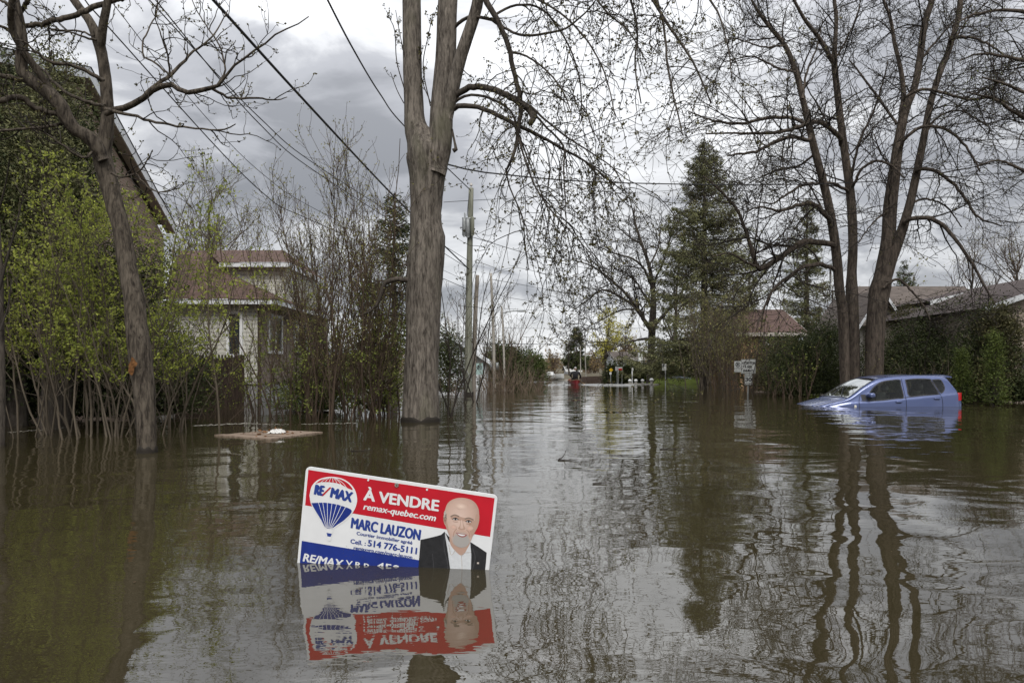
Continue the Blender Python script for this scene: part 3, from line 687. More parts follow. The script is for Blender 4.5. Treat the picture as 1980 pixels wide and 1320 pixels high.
# rear lamp wraps round the corner
def surf(i_x, s):   # station x, lateral s in [-1,1] across the whole section by arc index
    Q = section(i_x, 41); j = (1 - abs(s)) * 0 + abs(s) * 40
    return Q
G = []
for x in np.linspace(3.90, 4.05, 10):
    row = []
    for z in np.linspace(.80, 1.0, 10):
        Q = section(x); zz_ = Q[:30, 1]; yy = np.interp(min(z, float(ztop(x)) - .05), np.maximum.accumulate(zz_), Q[:30, 0]); row.append(cw(x + .004, -(yy + .004), z))
    G.append(row)
tl = Geo(); tl.grid(np.array(G)[:, ::-1]); tl.build("tail_lamp", LAMP, car)
# windscreen, rear screen: patches of the lofted shell set 5 mm proud
def top_patch(x0, x1, s0a, s0b, name, mat, off=.006, n=14, parent=None):
    G = []
    for x in np.linspace(x0, x1, n):
        Q = section(x, 161); t = (x - x0) / (x1 - x0); sw = s0a + (s0b - s0a) * t; row = []
        up = Q[Q[:, 1] > float(zbelt(x)) + .01]
        for s in np.linspace(-1, 1, 17):
            yv = abs(s) * sw; top = Q[80:]; yy = top[::-1, 0]; zz_ = np.interp(yv, yy, top[::-1, 1]); row.append(cw(x - off, math.copysign(yv, s), zz_ + off))
        G.append(row)
    g = Geo(); g.grid(np.array(G)); return g.build(name, mat, parent or car)
fr = top_patch(1.10, 1.865, .715, .57, "windscreen", CARGLASS, .003)
def top_line(pts, wd, name, mat, off=.014, parent=None):
    Q = smooth_path(np.array([(*p, 0) for p in pts], float), 14)[:, :2]; P = []
    for x, y in Q:
        q = section(x, 161)[80:]; P.append(cw(x - off, y, np.interp(abs(y), q[::-1, 0], q[::-1, 1]) + off))
    g = Geo(); P = np.array(P); g.tubes(P, np.full(len(P), wd), 6, True); return g.build(name, mat, parent or car)
for sg_ in (-1, 1): top_line([(1.10, sg_ * .715), (1.5, sg_ * .64), (1.865, sg_ * .57)], .010, "windscreen_seal", RUBBER, .004)
top_line([(1.865, -.57), (1.885, 0), (1.865, .57)], .010, "windscreen_seal", RUBBER, .003)
top_line([(1.14, -.30), (1.25, -.1), (1.50, .30)], .009, "wiper", RUBBER); top_line([(1.13, .25), (1.30, .33), (1.55, .55)], .009, "wiper", RUBBER)
top_line([(1.08, -.70), (1.06, -.4), (1.04, 0), (1.06, .4), (1.08, .7)], .012, "cowl", RUBBER, .004)
top_line([(.30, -.42), (.7, -.50), (1.05, -.60)], .006, "bonnet_crease", CARBLUE, .004)
top_line([(.32, -.60), (.7, -.685), (1.05, -.745)], .005, "bonnet_gap", SEAM, .002)
for s in (-1, 1): top_line([(1.9, s * .55), (2.5, s * .56), (3.1, s * .555), (3.55, s * .54)], .008, "roof_strip", SEAM, .002)
G = []
for x, z, th in ((3.50, 1.462, .01), (3.66, 1.475, .03), (3.80, 1.468, .025), (3.83, 1.455, .01)):
    G.append([cw(x, y, z - .05 * (abs(y) / .6) ** 3) for y in np.linspace(-.58, .58, 13)])
G = np.array(G); g = Geo(); g.grid(G); low = G.copy(); low[:, :, 2] -= .03; g.grid(low[:, ::-1]); g.grid(np.stack([G[-1], low[-1]])); g.grid(np.stack([G[:, 0], low[:, 0]])); g.grid(np.stack([low[:, -1], G[:, -1]]))
g.build("spoiler", CARBLUE, car)

# ================================================================== traffic signs
ALU = plain("galvanised_post", (.30, .31, .30), .5, .5, .2, 12, .5)
TSW = plain("sign_face_white", (.66, .67, .65), .45, .4, .08, 14)
TSK = solid("sign_black", (.02, .02, .022), .5); TSG = solid("sign_green", (.02, .16, .14), .5); TSRED = solid("sign_red_ring", (.5, .02, .02), .5); TSY = solid("sign_yellow", (.65, .42, .02), .5)
TSLINE = solid("sign_slate_line", (.10, .13, .13), .5)
def post(g, x, Y, z1, r=.03, lean=0): g.tubes(np.array([[x, Y, -1.0], [x, Y, -.2], [x + lean * .5, Y, z1 * .5], [x + lean, Y, z1]]), np.full(4, r), 10, True)
def plate(parent, px0, px1, py0, py1, Y, mat, name, rad=.03, t=.006, border=None):
    """sign plate in the x-z plane: coordinates relative to parent.location"""
    x0, x1, z0, z1 = gx(px0, Y), gx(px1, Y), gz(py1, Y), gz(py0, Y); lx, ly, lz = parent.location
    o = flat(name, rrect(x0 - lx, x1 - lx, z0 - lz, z1 - lz, rad), mat, ly - Y + .0, parent, t)
    if border:
        b0, b1 = rrect(x0 - lx + border[1], x1 - lx - border[1], z0 - lz + border[1], z1 - lz - border[1], rad), rrect(x0 - lx + border[2], x1 - lx - border[2], z0 - lz + border[2], z1 - lz - border[2], rad * .8)
        g = Geo(); off = ly - Y + .003
        g.grid(np.array([[(p[0], -off, p[1]) for p in np.vstack([q, q[:1]])] for q in (b0, b1)])[:, ::-1]); g.build("border", border[0], parent, True, False)
    return o
def ptext(parent, txt, px0, px1, pyb, cap, Y, mat, bold=.03, off=.004):
    lx, ly, lz = parent.location
    return lettering(txt, mat, parent, X2, Z2, (gx(px0, Y) - lx, gz(pyb, Y) - lz), (px1 - px0) / FPX * Y, cap / FPX * Y, bold, ly - Y + off)
def ring(parent, px, py, rpx, wpx, Y, mat, off=.005, slash=False):
    lx, ly, lz = parent.location; c = (gx(px, Y) - lx, gz(py, Y) - lz); s = Y / FPX; a = np.linspace(0, 2 * np.pi, 33)
    g = Geo(); o_ = ly - Y + off
    g.grid(np.array([[(c[0] + q * s * np.cos(t), -o_, c[1] + q * s * np.sin(t)) for t in a] for q in (rpx, rpx - wpx)]))
    if slash:
        d = np.array([.707, -.707]) * (rpx - wpx * .5) * s; n_ = np.array([.707, .707]) * wpx * .4 * s; cc = np.array(c)
        g.ngon([(p[0], -o_ - .0008, p[1]) for p in (cc - d - n_, cc + d - n_, cc + d + n_, cc - d + n_)])
    g.build("ring", mat, parent, True, False)
YS = 26.4
sg = thing("street_sign", "flooded post with ATTENTION À NOS ENFANTS plate above a 30 speed limit plate", "sign", (gx(1446, YS), YS, 0))
g = Geo(); post(g, gx(1447, YS), YS + .04, gz(697, YS), .032); g.build("post", ALU, sg)
plate(sg, 1433, 1461, 694.5, 722, YS, TSW, "warning_plate", .02, border=(TSK, .012, .024))
ptext(sg, "ATTENTION", 1435, 1459, 704, 5.2, YS, TSK); ptext(sg, "À NOS", 1440, 1454, 711.5, 5.2, YS, TSK); ptext(sg, "ENFANTS", 1437, 1457, 719, 5.2, YS, TSK)
plate(sg, 1440, 1454.5, 722.5, 744, YS, TSW, "speed_plate", .02, border=(TSK, .010, .018))
ptext(sg, "MAXIMUM", 1441.3, 1453.2, 727.3, 2.4, YS, TSK, .02); ptext(sg, "30", 1441.5, 1453, 737, 7.8, YS, TSK, .04); ptext(sg, "km/h", 1443, 1451.5, 741.8, 2.6, YS, TSK, .02)
plate(sg, 1420, 1433.0, 698, 719, YS + .03, TSW, "parking_plate", .02)
ring(sg, 1426.5, 704.5, 4.8, 1.1, YS + .03, TSK, slash=True); ptext(sg, "P", 1424.6, 1428.4, 707.6, 6, YS + .03, TSK, .03, .004)
ptext(sg, "7 h - 16 h", 1422, 1431.5, 714, 2, YS + .03, TSLINE, .0, .004); ptext(sg, "LUN - VEN", 1422, 1431.5, 717.4, 2, YS + .03, TSLINE, .0, .004)
Y2 = 28
sg = thing("parking_sign", "teal no-parking plate on a post just right of the brown leaning utility pole", "sign", (gx(926.5, Y2), Y2, 0))
g = Geo(); post(g, gx(926.5, Y2), Y2 + .04, gz(703, Y2), .03); g.build("post", ALU, sg)
plate(sg, 920.5, 933.5, 702, 724, Y2, solid("pale_teal_sign_face", (.38, .52, .50), .5), "plate", .02)
ring(sg, 927, 710, 4.8, 1.1, Y2, TSK, slash=True); ptext(sg, "P", 925, 929, 713, 6, Y2, TSK, .03, .004)
Y3 = 44
sg = thing("regulation_sign", "small white plate on a tall thin post right of the bare oak trunk", "sign", (gx(1283, Y3), Y3, 0))
g = Geo(); post(g, gx(1287, Y3), Y3 + .05, gz(704, Y3), .035); g.build("post", ALU, sg)
plate(sg, 1280, 1288.5, 703, 716, Y3, TSW, "plate", .03); ptext(sg, "P", 1282, 1286, 710, 5, Y3, TSLINE, .02)
Y4 = 50
sg = thing("warning_sign", "yellow diamond sign on a post in front of the clipped hedge", "sign", (gx(1181.5, Y4), Y4, 0))
g = Geo(); post(g, gx(1181, Y4), Y4 + .05, gz(712, Y4), .035); g.build("post", ALU, sg)
lx, ly, lz = sg.location; c_ = (0, gz(715, Y4)); q_ = 4.2 / FPX * Y4
flat("plate", [(c_[0] + q_, c_[1]), (c_[0], c_[1] + q_), (c_[0] - q_, c_[1]), (c_[0], c_[1] - q_)], TSY, 0, sg, .006)
plate(sg, 1178.5, 1182.5, 719, 724, Y4, TSW, "tab_plate", .02)
sg = thing("estate_sign", "small white and red board on two posts by the clipped hedge", "sign", (gx(1200, Y4), Y4, 0))
g = Geo(); post(g, gx(1196, Y4), Y4 + .05, gz(709, Y4), .03); post(g, gx(1203, Y4), Y4 + .05, gz(709, Y4), .03); g.build("post", ALU, sg)
plate(sg, 1196, 1203, 709.5, 712, Y4, TSW, "white_panel", .02); plate(sg, 1196, 1203, 712, 716, Y4, TSRED, "red_panel", .02)
sg = thing("post_sign", "pale grey plate on a thin post directly left of the red board by the hedge", "sign", (gx(1192, Y4), Y4 - .6, 0))
g = Geo(); post(g, gx(1193.5, Y4 - .6), Y4 - .55, gz(709, Y4), .03); g.build("post", ALU, sg)
plate(sg, 1189.5, 1194.5, 708.5, 716.5, Y4 - .6, solid("dull_grey_sign", (.42, .42, .44), .5), "plate", .02)
sg = thing("marker_post", "white-topped thin marker post standing in the water before the hedge", "post", (gx(1223, 47), 47, 0))
g = Geo(); post(g, gx(1222.5, 47), 47, gz(716, 47), .04); g.build("post", WHITE, sg)
plate(sg, 1221.5, 1224.8, 710.5, 717, 46.94, TSW, "reflector_plate", .02)

# lawn lamps with white domed caps along the lawn edge
lamps = [(1218, 744, 45.5, "leftmost white-capped bollard lamp in the water by the hedge"), (1229.5, 743, 46, "second white-capped bollard lamp, left of the oak trunk"),
         (1242.5, 743, 46.3, "third white-capped bollard lamp, just left of the oak trunk"), (1260, 744, 45.2, "largest white-capped bollard lamp, in front of the oak trunk")]
STONE = plain("grey_stone", (.25, .24, .22), .85, .2, .3, 9)
for px, py, Y, lab in lamps:
    t = thing("bollard_lamp", lab, "lamp", (gx(px, Y), Y, 0), "white-capped lamps along the flooded lawn edge")
    x = gx(px, Y); k = 1.15 if px > 1255 else .95
    g = Geo(); g.tubes(np.array([[x, Y, -.5], [x, Y, 0], [x, Y, .22 * k]]), np.array([.10, .10, .085]) * k, 12, True); g.build("column", STONE, t)
    a = np.array([[x, Y, .20 * k], [x, Y, .22 * k], [x, Y, .27 * k], [x, Y, .33 * k], [x, Y, .365 * k], [x, Y, .375 * k]]); g = Geo(); g.tubes(a, np.array([.05, .12, .135, .11, .06, .01]) * k, 14); g.build("cap", WHITE, t)
    g = Geo(); g.grid(blobmesh((x, Y, .01), .42 * k, .3, .06, 8)[:, ::-1]); g.build("footing", STONE, t)

# ================================================================== utility poles and cables
POLEG = bark("weathered_green_pole", (.125, .13, .10), (.29, .29, .235), 22, (1, 1, .05), .006)
POLEB = bark("weathered_brown_pole", (.13, .11, .09), (.29, .26, .225), 22, (1, 1, .05), .006)
POLEL = bark("pale_grey_pole", (.26, .24, .21), (.46, .43, .38), 22, (1, 1, .05), .006)
WIRE = solid("black_cable", (.02, .02, .022), .6)
STEEL = plain("grey_steel", (.22, .23, .23), .5, .5, .25, 15, .4)
PORC = solid("porcelain_insulator", (.35, .33, .30), .3)
WET = plain("wet_dark_wood", (.022, .018, .014), .75, .2)
def pole(name, label, Y, pts, w0, w1, mat, group="wooden utility poles along the flooded street"):
    """pts: [(px,py)...] bottom to top"""
    a = pts[0]; t = thing(name, label, "pole", (gx(a[0], Y), Y, 0), group)
    P = np.array([at(x, y, Y) for x, y in pts]); P[0, 2] = -1.0
    P = smooth_path(P, 14); R = np.linspace(w0, w1, 14) * .5 * Y / FPX
    g = Geo(); g.tubes(P, R, 14, True); g.build("shaft", mat, t)
    g = Geo(); g.tubes(np.array([[P[1, 0] * .0 + gx(a[0], Y), Y, -.3], [gx(a[0], Y), Y, .12], [gx(a[0], Y) + .005, Y, .14]]), np.array([w0 * .51, w0 * .51, w0 * .50]) * Y / FPX, 14); g.build("wet_band", WET, t)
    return t
YA = 24.7
pa = pole("utility_pole", "tall greenish utility pole right of the big trunk with cylinders near its top", YA, [(905, 765), (906, 640), (908, 500), (911, 364)], 16, 9.5, POLEG)
x, z = gx(911, YA), gz(362, YA)
g = Geo(); g.tubes(np.array([[x, YA, z - .1], [x, YA, z + .16]]), np.array([.02, .02]), 8, True); g.tubes(np.array([[x, YA, z + .05], [x, YA, z + .09], [x, YA, z + .13]]), np.array([.05, .06, .03]), 10, True); g.build("insulator", PORC, pa)
zb_ = gz(424, YA); xb = gx(908.5, YA)
g = Geo(); g.box(xb - .27, xb + .22, YA - .16, YA - .12, zb_ - .03, zb_ + .03); g.box(xb - .20, xb - .16, YA - .15, YA + .1, zb_ - .5, zb_ + .2); g.build("bracket", STEEL, pa)
for dx, dz, rr in ((-.19, -.25, .075), (-.06, -.28, .09), (.10, -.22, .075)):
    g = Geo(); g.tubes(np.array([[xb + dx, YA - .2, zb_ + dz - .42], [xb + dx, YA - .2, zb_ + dz - .36], [xb + dx, YA - .2, zb_ + dz + .2], [xb + dx, YA - .2, zb_ + dz + .26]]), np.array([rr * .5, rr, rr, rr * .6]), 12, True); g.build("cylinder", POLEG if dx > 0 else STEEL, pa)
g = Geo()
for px0, py0, px1, py1 in ((902, 716, 912, 736), (911, 720, 898, 742)):
    a, b_ = at(px0, py0, YA - .25), at(px1, py1, YA - .25); g.tubes(np.array([a, b_]), np.array([.018, .018]), 6, True)
g.build("guy_strap", WHITE, pa)
g = Geo(); g.tubes(smooth_path(np.array([at(903, 418, YA - .2), at(905, 395, YA - .22), at(907, 375, YA - .1)]), 8), np.full(8, .012), 5); g.build("drop_wire", WIRE, pa)
pole("utility_pole", "shorter brown leaning pole stub right against the greenish pole", 25.1, [(914, 762), (918, 640), (923, 532)], 10, 7.5, POLEB)
pc = pole("utility_pole", "pale grey utility pole with two small boxes low on its shaft", 31, [(957, 740), (954, 640), (949, 528)], 7, 4.6, POLEL)
for px, py in ((949.5, 708), (961.5, 708)):
    x, z = gx(px, 31), gz(py, 31); g = Geo(); g.box(x - .06, x + .06, 30.85, 31.0, z - .17, z + .17); g.build("box", STEEL, pc)
pd_ = pole("street_lamp_pole", "thin utility pole carrying a long street lamp arm over the road", 42, [(976, 735), (974, 670), (970, 592)], 4.6, 3.2, POLEL)
P = smooth_path(np.array([at(971, 606, 42), at(985, 602, 42), at(1000, 601, 42)]), 10); g = Geo(); g.tubes(P, np.full(10, .035), 8, True); arm = g.build("arm", STEEL, pd_)
g = Geo(); g.grid(blobmesh(at(1008, 601.5, 42), .28, .12, .05, 10)[:, ::-1]); g.build("lamp_head", STEEL, pd_)
pole("utility_pole", "thin pale pole between the lamp pole and the round dark evergreens", 52, [(986, 722), (985, 680), (984, 645)], 3.2, 2.4, POLEL)
pole("utility_pole", "faint far pole behind the two round dark evergreens", 70, [(1010, 715), (1009, 680), (1009, 655)], 2, 1.6, POLEB)
pole("utility_pole", "far pale pole just right of the canoe", 75, [(1134, 728), (1132, 700), (1131, 662)], 2.4, 1.9, POLEL)
pole("utility_pole", "far pale pole beside the small dark spruce right of the canoe", 85, [(1123, 728), (1122.5, 700), (1122, 668)], 2.2, 1.7, POLEL)

def cable(label, pts, r, sag=0.0, kk=40, group="overhead wires", name="overhead_wire"):
    """pts: [(px,py,Y)...]"""
    P = np.array([at(*p) for p in pts]); P = smooth_path(P, kk)
    t = np.linspace(0, 1, kk); P[:, 2] -= sag * 4 * t * (1 - t)
    g = Geo(); g.tubes(P, np.full(kk, r), 6, True); o = g.build(name, WIRE); return tag(o, label, "cable", group)
cable("thickest black cable slanting from the top left down behind the big trunk", [(385, -30, 8.5), (600, 207, 12.0), (780, 398, 18), (906, 520, 24.5)], .022)
cable("cable curving down from the top centre to the left side of the big trunk", [(618, -30, 10), (680, 90, 12), (735, 182, 15), (785, 247, 18.5), (910, 368, 24.6)], .017)
cable("left wire of the thin pair slanting down from above the left tree", [(270, -20, 9), (500, 226, 12), (640, 338, 15.5), (907, 505, 24.5)], .009)
cable("right wire of the thin pair slanting down from above the left tree", [(284, -20, 9), (500, 238, 12), (640, 352, 15.5), (907, 520, 24.6)], .009)
cable("lowest wire on the left, running down behind the left tree to the shrubs", [(150, -20, 9), (209, 52, 9.8), (500, 366, 14), (620, 434, 17), (906, 560, 24.6)], .010)
cable("thin wire just above the lowest wire on the left", [(205, -10, 9), (340, 160, 11), (500, 330, 14), (640, 420, 17), (906, 545, 24.7)], .006)
cable("long dark cable crossing the whole right side from the big trunk to the right edge", [(866, 318, 12.6), (960, 336, 14), (1212, 354, 17), (1600, 355, 22), (2010, 331, 26)], .015)
cable("thin wire from the greenish pole rising slightly to the right across the spruce", [(858, 391, 23), (905, 388, 24.7), (1000, 383, 27), (1310, 368, 33), (1560, 352, 38), (2010, 330, 44)], .010)
cable("wire sagging from the pole bracket to the right through the bare oak", [(912, 458, 24.7), (1028, 493, 28), (1105, 513, 32), (1300, 545, 40)], .011)
cable("faint wire from the pale grey pole, uppermost of its three", [(949, 530, 31), (1000, 518, 33), (1091, 536, 38), (1300, 566, 46)], .010)
cable("faint wire from the pale grey pole, middle of its three", [(950, 540, 31), (985, 546, 33), (1129, 571, 40), (1300, 590, 50)], .011)
cable("faint wire from the pale grey pole, lowest of its three", [(951, 566, 31), (1000, 578, 34), (1112, 593, 40), (1300, 612, 50)], .010)
cable("faint level wire at the street lamp's height", [(970, 596, 42), (1040, 600, 48), (1180, 604, 60), (1300, 604, 70)], .012)
cable("second faint level wire below the street lamp", [(970, 634, 42), (1080, 635, 55), (1240, 634, 70)], .013)
cable("dark level cable low across the far end of the street", [(921, 664, 25.1), (990, 664.5, 30), (1180, 667, 36), (1400, 666, 42)], .014)
cable("thin wire far right crossing behind the twin trees", [(1500, 470, 50), (1740, 470, 42), (2010, 455, 36)], .011)

# ================================================================== canoe and paddler
YC = 44.5; xc = gx(1115.5, YC)
CANOE = plain("red_canoe_hull", (.30, .02, .03), .4, .5, .15, 5); JACKET = plain("black_jacket", (.014, .014, .017), .8, .3, .3, 10); CAPM = plain("grey_cap", (.34, .33, .33), .8, .2)
FACE = plain("skin", (.42, .26, .19), .6, .4, .1, 20); WOOD = plain("paddle_wood", (.30, .20, .11), .5, .4, .2, 12)
cn = thing("canoe", "small red canoe seen end-on far down the flooded street", "canoe", (xc, YC, 0))
ts = np.linspace(-1, 1, 25); G = []
for t in ts:
    wv = .38 * (1 - abs(t) ** 2.6) ** .8 + .012; zt_ = .24 + .10 * t ** 4; G.append([(xc + wv * sx, YC + 2.2 + 2.3 * t, zt_ - (zt_ + .10) * (1 - abs(sx) ** 2.4)) for sx in np.linspace(-1, 1, 15)])
G = np.array(G); g = Geo(); g.grid(G); G2 = G * 1; G2[:, :, 2] += .025; G2[:, 1:-1, 0] = xc + (G2[:, 1:-1, 0] - xc) * .95; g.grid(G2[:, ::-1]); g.build("hull", CANOE, cn)
g = Geo()
for e_ in (0, -1): g.tubes(G[:, e_] + np.array([0, 0, .01]), np.full(25, .022), 6, True)
g.build("gunwale", WOOD, cn)
g = Geo(); g.box(xc - .36, xc + .36, YC + .95, YC + 1.2, .20, .235); g.build("seat", WOOD, cn)
def skin_body(name, joints, edges, mat, parent, loc):
    me = bpy.data.meshes.new(name); me.from_pydata([tuple(np.array(j[:3]) - np.array(loc)) for j in joints], edges, [])
    o = bpy.data.objects.new(name, me); COL.objects.link(o); o.parent = parent
    o.modifiers.new("skin", 'SKIN'); 
    if not me.skin_vertices: pass
    sv = me.skin_vertices[0].data if me.skin_vertices else None
    if sv is None:
        bm_ = None
    else:
        for v_, j in zip(sv, joints): v_.radius = (j[3], j[4] if len(j) > 4 else j[3])
        sv[0].use_root = True
    s_ = o.modifiers.new("sub", 'SUBSURF'); s_.levels = 2; s_.render_levels = 2
    me.materials.append(mat); return o
Yp = YC + 1.08
pr = thing("person", "paddler in a dark jacket and grey cap sitting in the red canoe, seen from behind", "person", (xc, Yp, .235))
J = [(xc, Yp, .33, .17, .13), (xc, Yp - .02, .55, .16, .11), (xc, Yp - .02, .78, .19, .11), (xc, Yp + .0, .90, .07, .07),
     (xc - .22, Yp, .80, .075), (xc - .34, Yp + .08, .58, .06), (xc - .22, Yp + .32, .50, .045),
     (xc + .22, Yp, .80, .075), (xc + .36, Yp + .06, .56, .06), (xc + .34, Yp + .30, .42, .045),
     (xc - .13, Yp + .10, .30, .09), (xc - .17, Yp + .45, .40, .075), (xc - .15, Yp + .72, .20, .05), (xc + .13, Yp + .10, .30, .09), (xc + .17, Yp + .45, .40, .075), (xc + .15, Yp + .72, .20, .05)]
E = [(0, 1), (1, 2), (2, 3), (2, 4), (4, 5), (5, 6), (2, 7), (7, 8), (8, 9), (0, 10), (10, 11), (11, 12), (0, 13), (13, 14), (14, 15)]
skin_body("body", J, E, JACKET, pr, pr.location)
g = Geo(); g.grid(blobmesh((xc, Yp + .02, 1.05), .078, .095, .115, 14, 2.1)[:, ::-1])
for s in (-1, 1): g.grid(blobmesh((xc + s * .08, Yp + .02, 1.045), .012, .025, .032, 8)[:, ::-1])
g.grid(blobmesh((xc, Yp + .118, 1.04), .012, .018, .022, 8)[:, ::-1])
g.build("head", FACE, pr)
g = Geo(); g.grid(blobmesh((xc, Yp + .01, 1.095), .088, .105, .085, 14, 2.1)[:, ::-1]); g.grid(blobmesh((xc, Yp + .13, 1.085), .07, .07, .010, 8)[:, ::-1]); g.build("cap", CAPM, pr)
for s, hx, hy, hz in ((-1, -.22, .34, .49), (1, .34, .33, .41)):
    g = Geo(); c0 = np.array([xc + hx, Yp + hy, hz]); g.grid(blobmesh(c0, .032, .04, .045, 8)[:, ::-1])
    for q in range(4): g.tubes(smooth_path(np.array([c0 + [(-.03 + .02 * q), .03, .02], c0 + [(-.03 + .02 * q), .06, -.01], c0 + [(-.03 + .02 * q), .03, -.045 + .004 * q]]), 6), np.full(6, .009), 6, True)
    g.tubes(smooth_path(np.array([c0 + [-s * .02, 0, .02], c0 + [-s * .045, .03, .0], c0 + [-s * .04, .05, -.02]]), 6), np.full(6, .010), 6, True)
    g.build("hand", FACE, pr)
pd2 = thing("paddle", "wooden paddle held by the canoeist on the right side", "paddle", (xc + .34, Yp + .33, .41))
a, b_ = np.array([xc - .24, Yp + .35, .60]), np.array([xc + .56, Yp + .30, .06])
g = Geo(); g.tubes(np.array([a, b_]), np.array([.016, .016]), 8, True); g.build("shaft", WOOD, pd2)
d = unit(b_ - a); g = Geo(); P = np.array([b_ - d * .05, b_ + d * .1, b_ + d * .3, b_ + d * .45]); g.tubes(P, np.array([[.018] * 8, [.05] * 8, [.07] * 8, [.03] * 8]), 8, True); g.build("blade", WOOD, pd2)
# the canoe's spreading wake: low smooth ridges of water
def wake(px0, py0, px1, py1, h, wd, nm="wake"):
    k = 30; P = []
    r = np.random.default_rng(int(px0))
    for t in np.linspace(0, 1, k):
        px, py = px0 + (px1 - px0) * t, py0 + (py1 - py0) * t; Y = depth(py); P.append((gx(px, Y), Y))
    P = np.array(P); P[:, 1] += np.cumsum(r.normal(size=k)) * .06
    T = unit(np.gradient(P, axis=0)); Nv = np.stack([-T[:, 1], T[:, 0]], 1); a = np.linspace(-1, 1, 9); env = np.sin(np.linspace(0, np.pi, k)) ** .5
    V = np.array([[(*(P[i] + Nv[i] * wd * s), h * env[i] * (1 + math.cos(math.pi * s)) * .5 + .003) for s in a] for i in range(k)])
    g = Geo(); g.grid(V[:, ::-1]); tag(g.build(nm, WATER), kind="structure")
wake(1052, 744.2, 1110, 743.2, .055, .35); wake(1118, 743.4, 1255, 744.6, .06, .4); wake(1040, 731.5, 1106, 731.2, .10, 1.0)

# ================================================================== floating raft with rubbish, planks
PLY = MB("weathered_raft_boards"); sp0 = PLY.n("ShaderNodeSeparateXYZ"); PLY.l(PLY.tc.outputs["Object"], sp0.inputs[0])
f_ = PLY.noise(9, (.25, 3, 1), 6, .6); cl = PLY.ramp(f_, (.3, (.12, .085, .062)), (.7, (.34, .265, .205)))
PLYM = PLY.set(cl, .85, .2); PLY.bump(f_, .01)
Yr = 9.55; rc = at(521, 842, Yr)
rf = thing("raft", "weathered boarded panel floating flat on the water left of the big trunk", "raft", (rc[0], rc[1], 0))
ca = [at(415, 842.5, 0.0 + depth(842.5))[:2], at(520, 850, depth(850.5))[:2], at(625, 836.5, depth(836.5))[:2], at(535, 833.5, depth(833))[:2]]
ca = np.array(ca); rr_ = np.random.default_rng(4)
for i in range(7):
    t0, t1 = i / 7 + .004, (i + 1) / 7 - .004
    # boards run from the left corner edge to the right corner edge
    a, b_ = ca[0] + (ca[3] - ca[0]) * t0, ca[0] + (ca[3] - ca[0]) * t1; c, d = ca[1] + (ca[2] - ca[1]) * t1, ca[1] + (ca[2] - ca[1]) * t0
    e0 = rr_.uniform(-.012, .012); pts = [a + (d - a) * -.01 * rr_.uniform(0, 2), d + (d - a) * e0, c + (c - b_) * e0, b_]
    z = .012 + rr_.uniform(-.005, .007); P = np.array([(*p, z) for p in pts]); g = Geo()
    if np.cross(P[1, :2] - P[0, :2], P[2, :2] - P[0, :2]) > 0: P = P[::-1]
    g.prism(P, (0, 0, -.05)); g.build("board", PLYM, rf, smooth=False)
RAG = plain("crumpled_white_plastic", (.62, .61, .58), .5, .4, .2, 30)
r = np.random.default_rng(8); c0 = at(536, 836, 9.75); n_ = 22
aa, bb = np.meshgrid(np.linspace(-1, 1, n_), np.linspace(-1, 1, 14), indexing='ij')
hz = .042 * (1 - aa ** 4) * (1 - bb ** 2) + r.normal(size=aa.shape) * .010
V = np.stack([c0[0] + aa * .105 + r.normal(size=aa.shape) * .004, c0[1] + bb * .12, .020 + np.maximum(hz, .002)], -1)
g = Geo(); g.grid(V[:, ::-1]); tag(g.build("plastic_bag", RAG, smooth=False), "crumpled white plastic bag lying on the floating boards", "bag")
g = Geo(); 
for i in range(40):
    t, u_ = r.uniform(.1, .9, 2); p = ca[0] * (1 - t) * (1 - u_) + ca[3] * (1 - t) * u_ + ca[1] * t * (1 - u_) + ca[2] * t * u_
    g.leaves(np.array([[p[0], p[1], .028]]), r.uniform(.03, .08), r, .5)
tag(g.build("leaf_litter", plain("dead_leaves", (.17, .09, .045), .9, .1, .4)), "scattered dead leaves on the floating boards", kind="stuff")
def plank(label, px0, py0, px1, py1, wd, mat, th=.05):
    a, b_ = np.array(at(px0, py0, depth(py0))[:2]), np.array(at(px1, py1, depth(py1))[:2]); T = unit(b_ - a); Nv = np.array([-T[1], T[0]]) * wd / 2
    P = [(*q, .03) for q in (a - Nv, a + Nv, b_ + Nv * .8, b_ - Nv * .9)]; g = Geo()
    if np.cross(np.array(P[1])[:2] - a, np.array(P[2])[:2] - a) > 0: P = P[::-1]
    g.prism(P, (0, 0, -th)); o = g.build("floating_plank", mat, smooth=False); tag(o, label, "plank", "planks adrift")
plank("pale plank adrift behind the left tree, in front of the dark fence", 300, 800, 382, 792, .28, PLYM)
plank("pale board adrift behind the speed sign", 1428, 744.5, 1486, 743, .5, PLYM)
plank("short pale stick adrift left of the blue car", 1464, 757, 1491, 758, .3, PLYM)

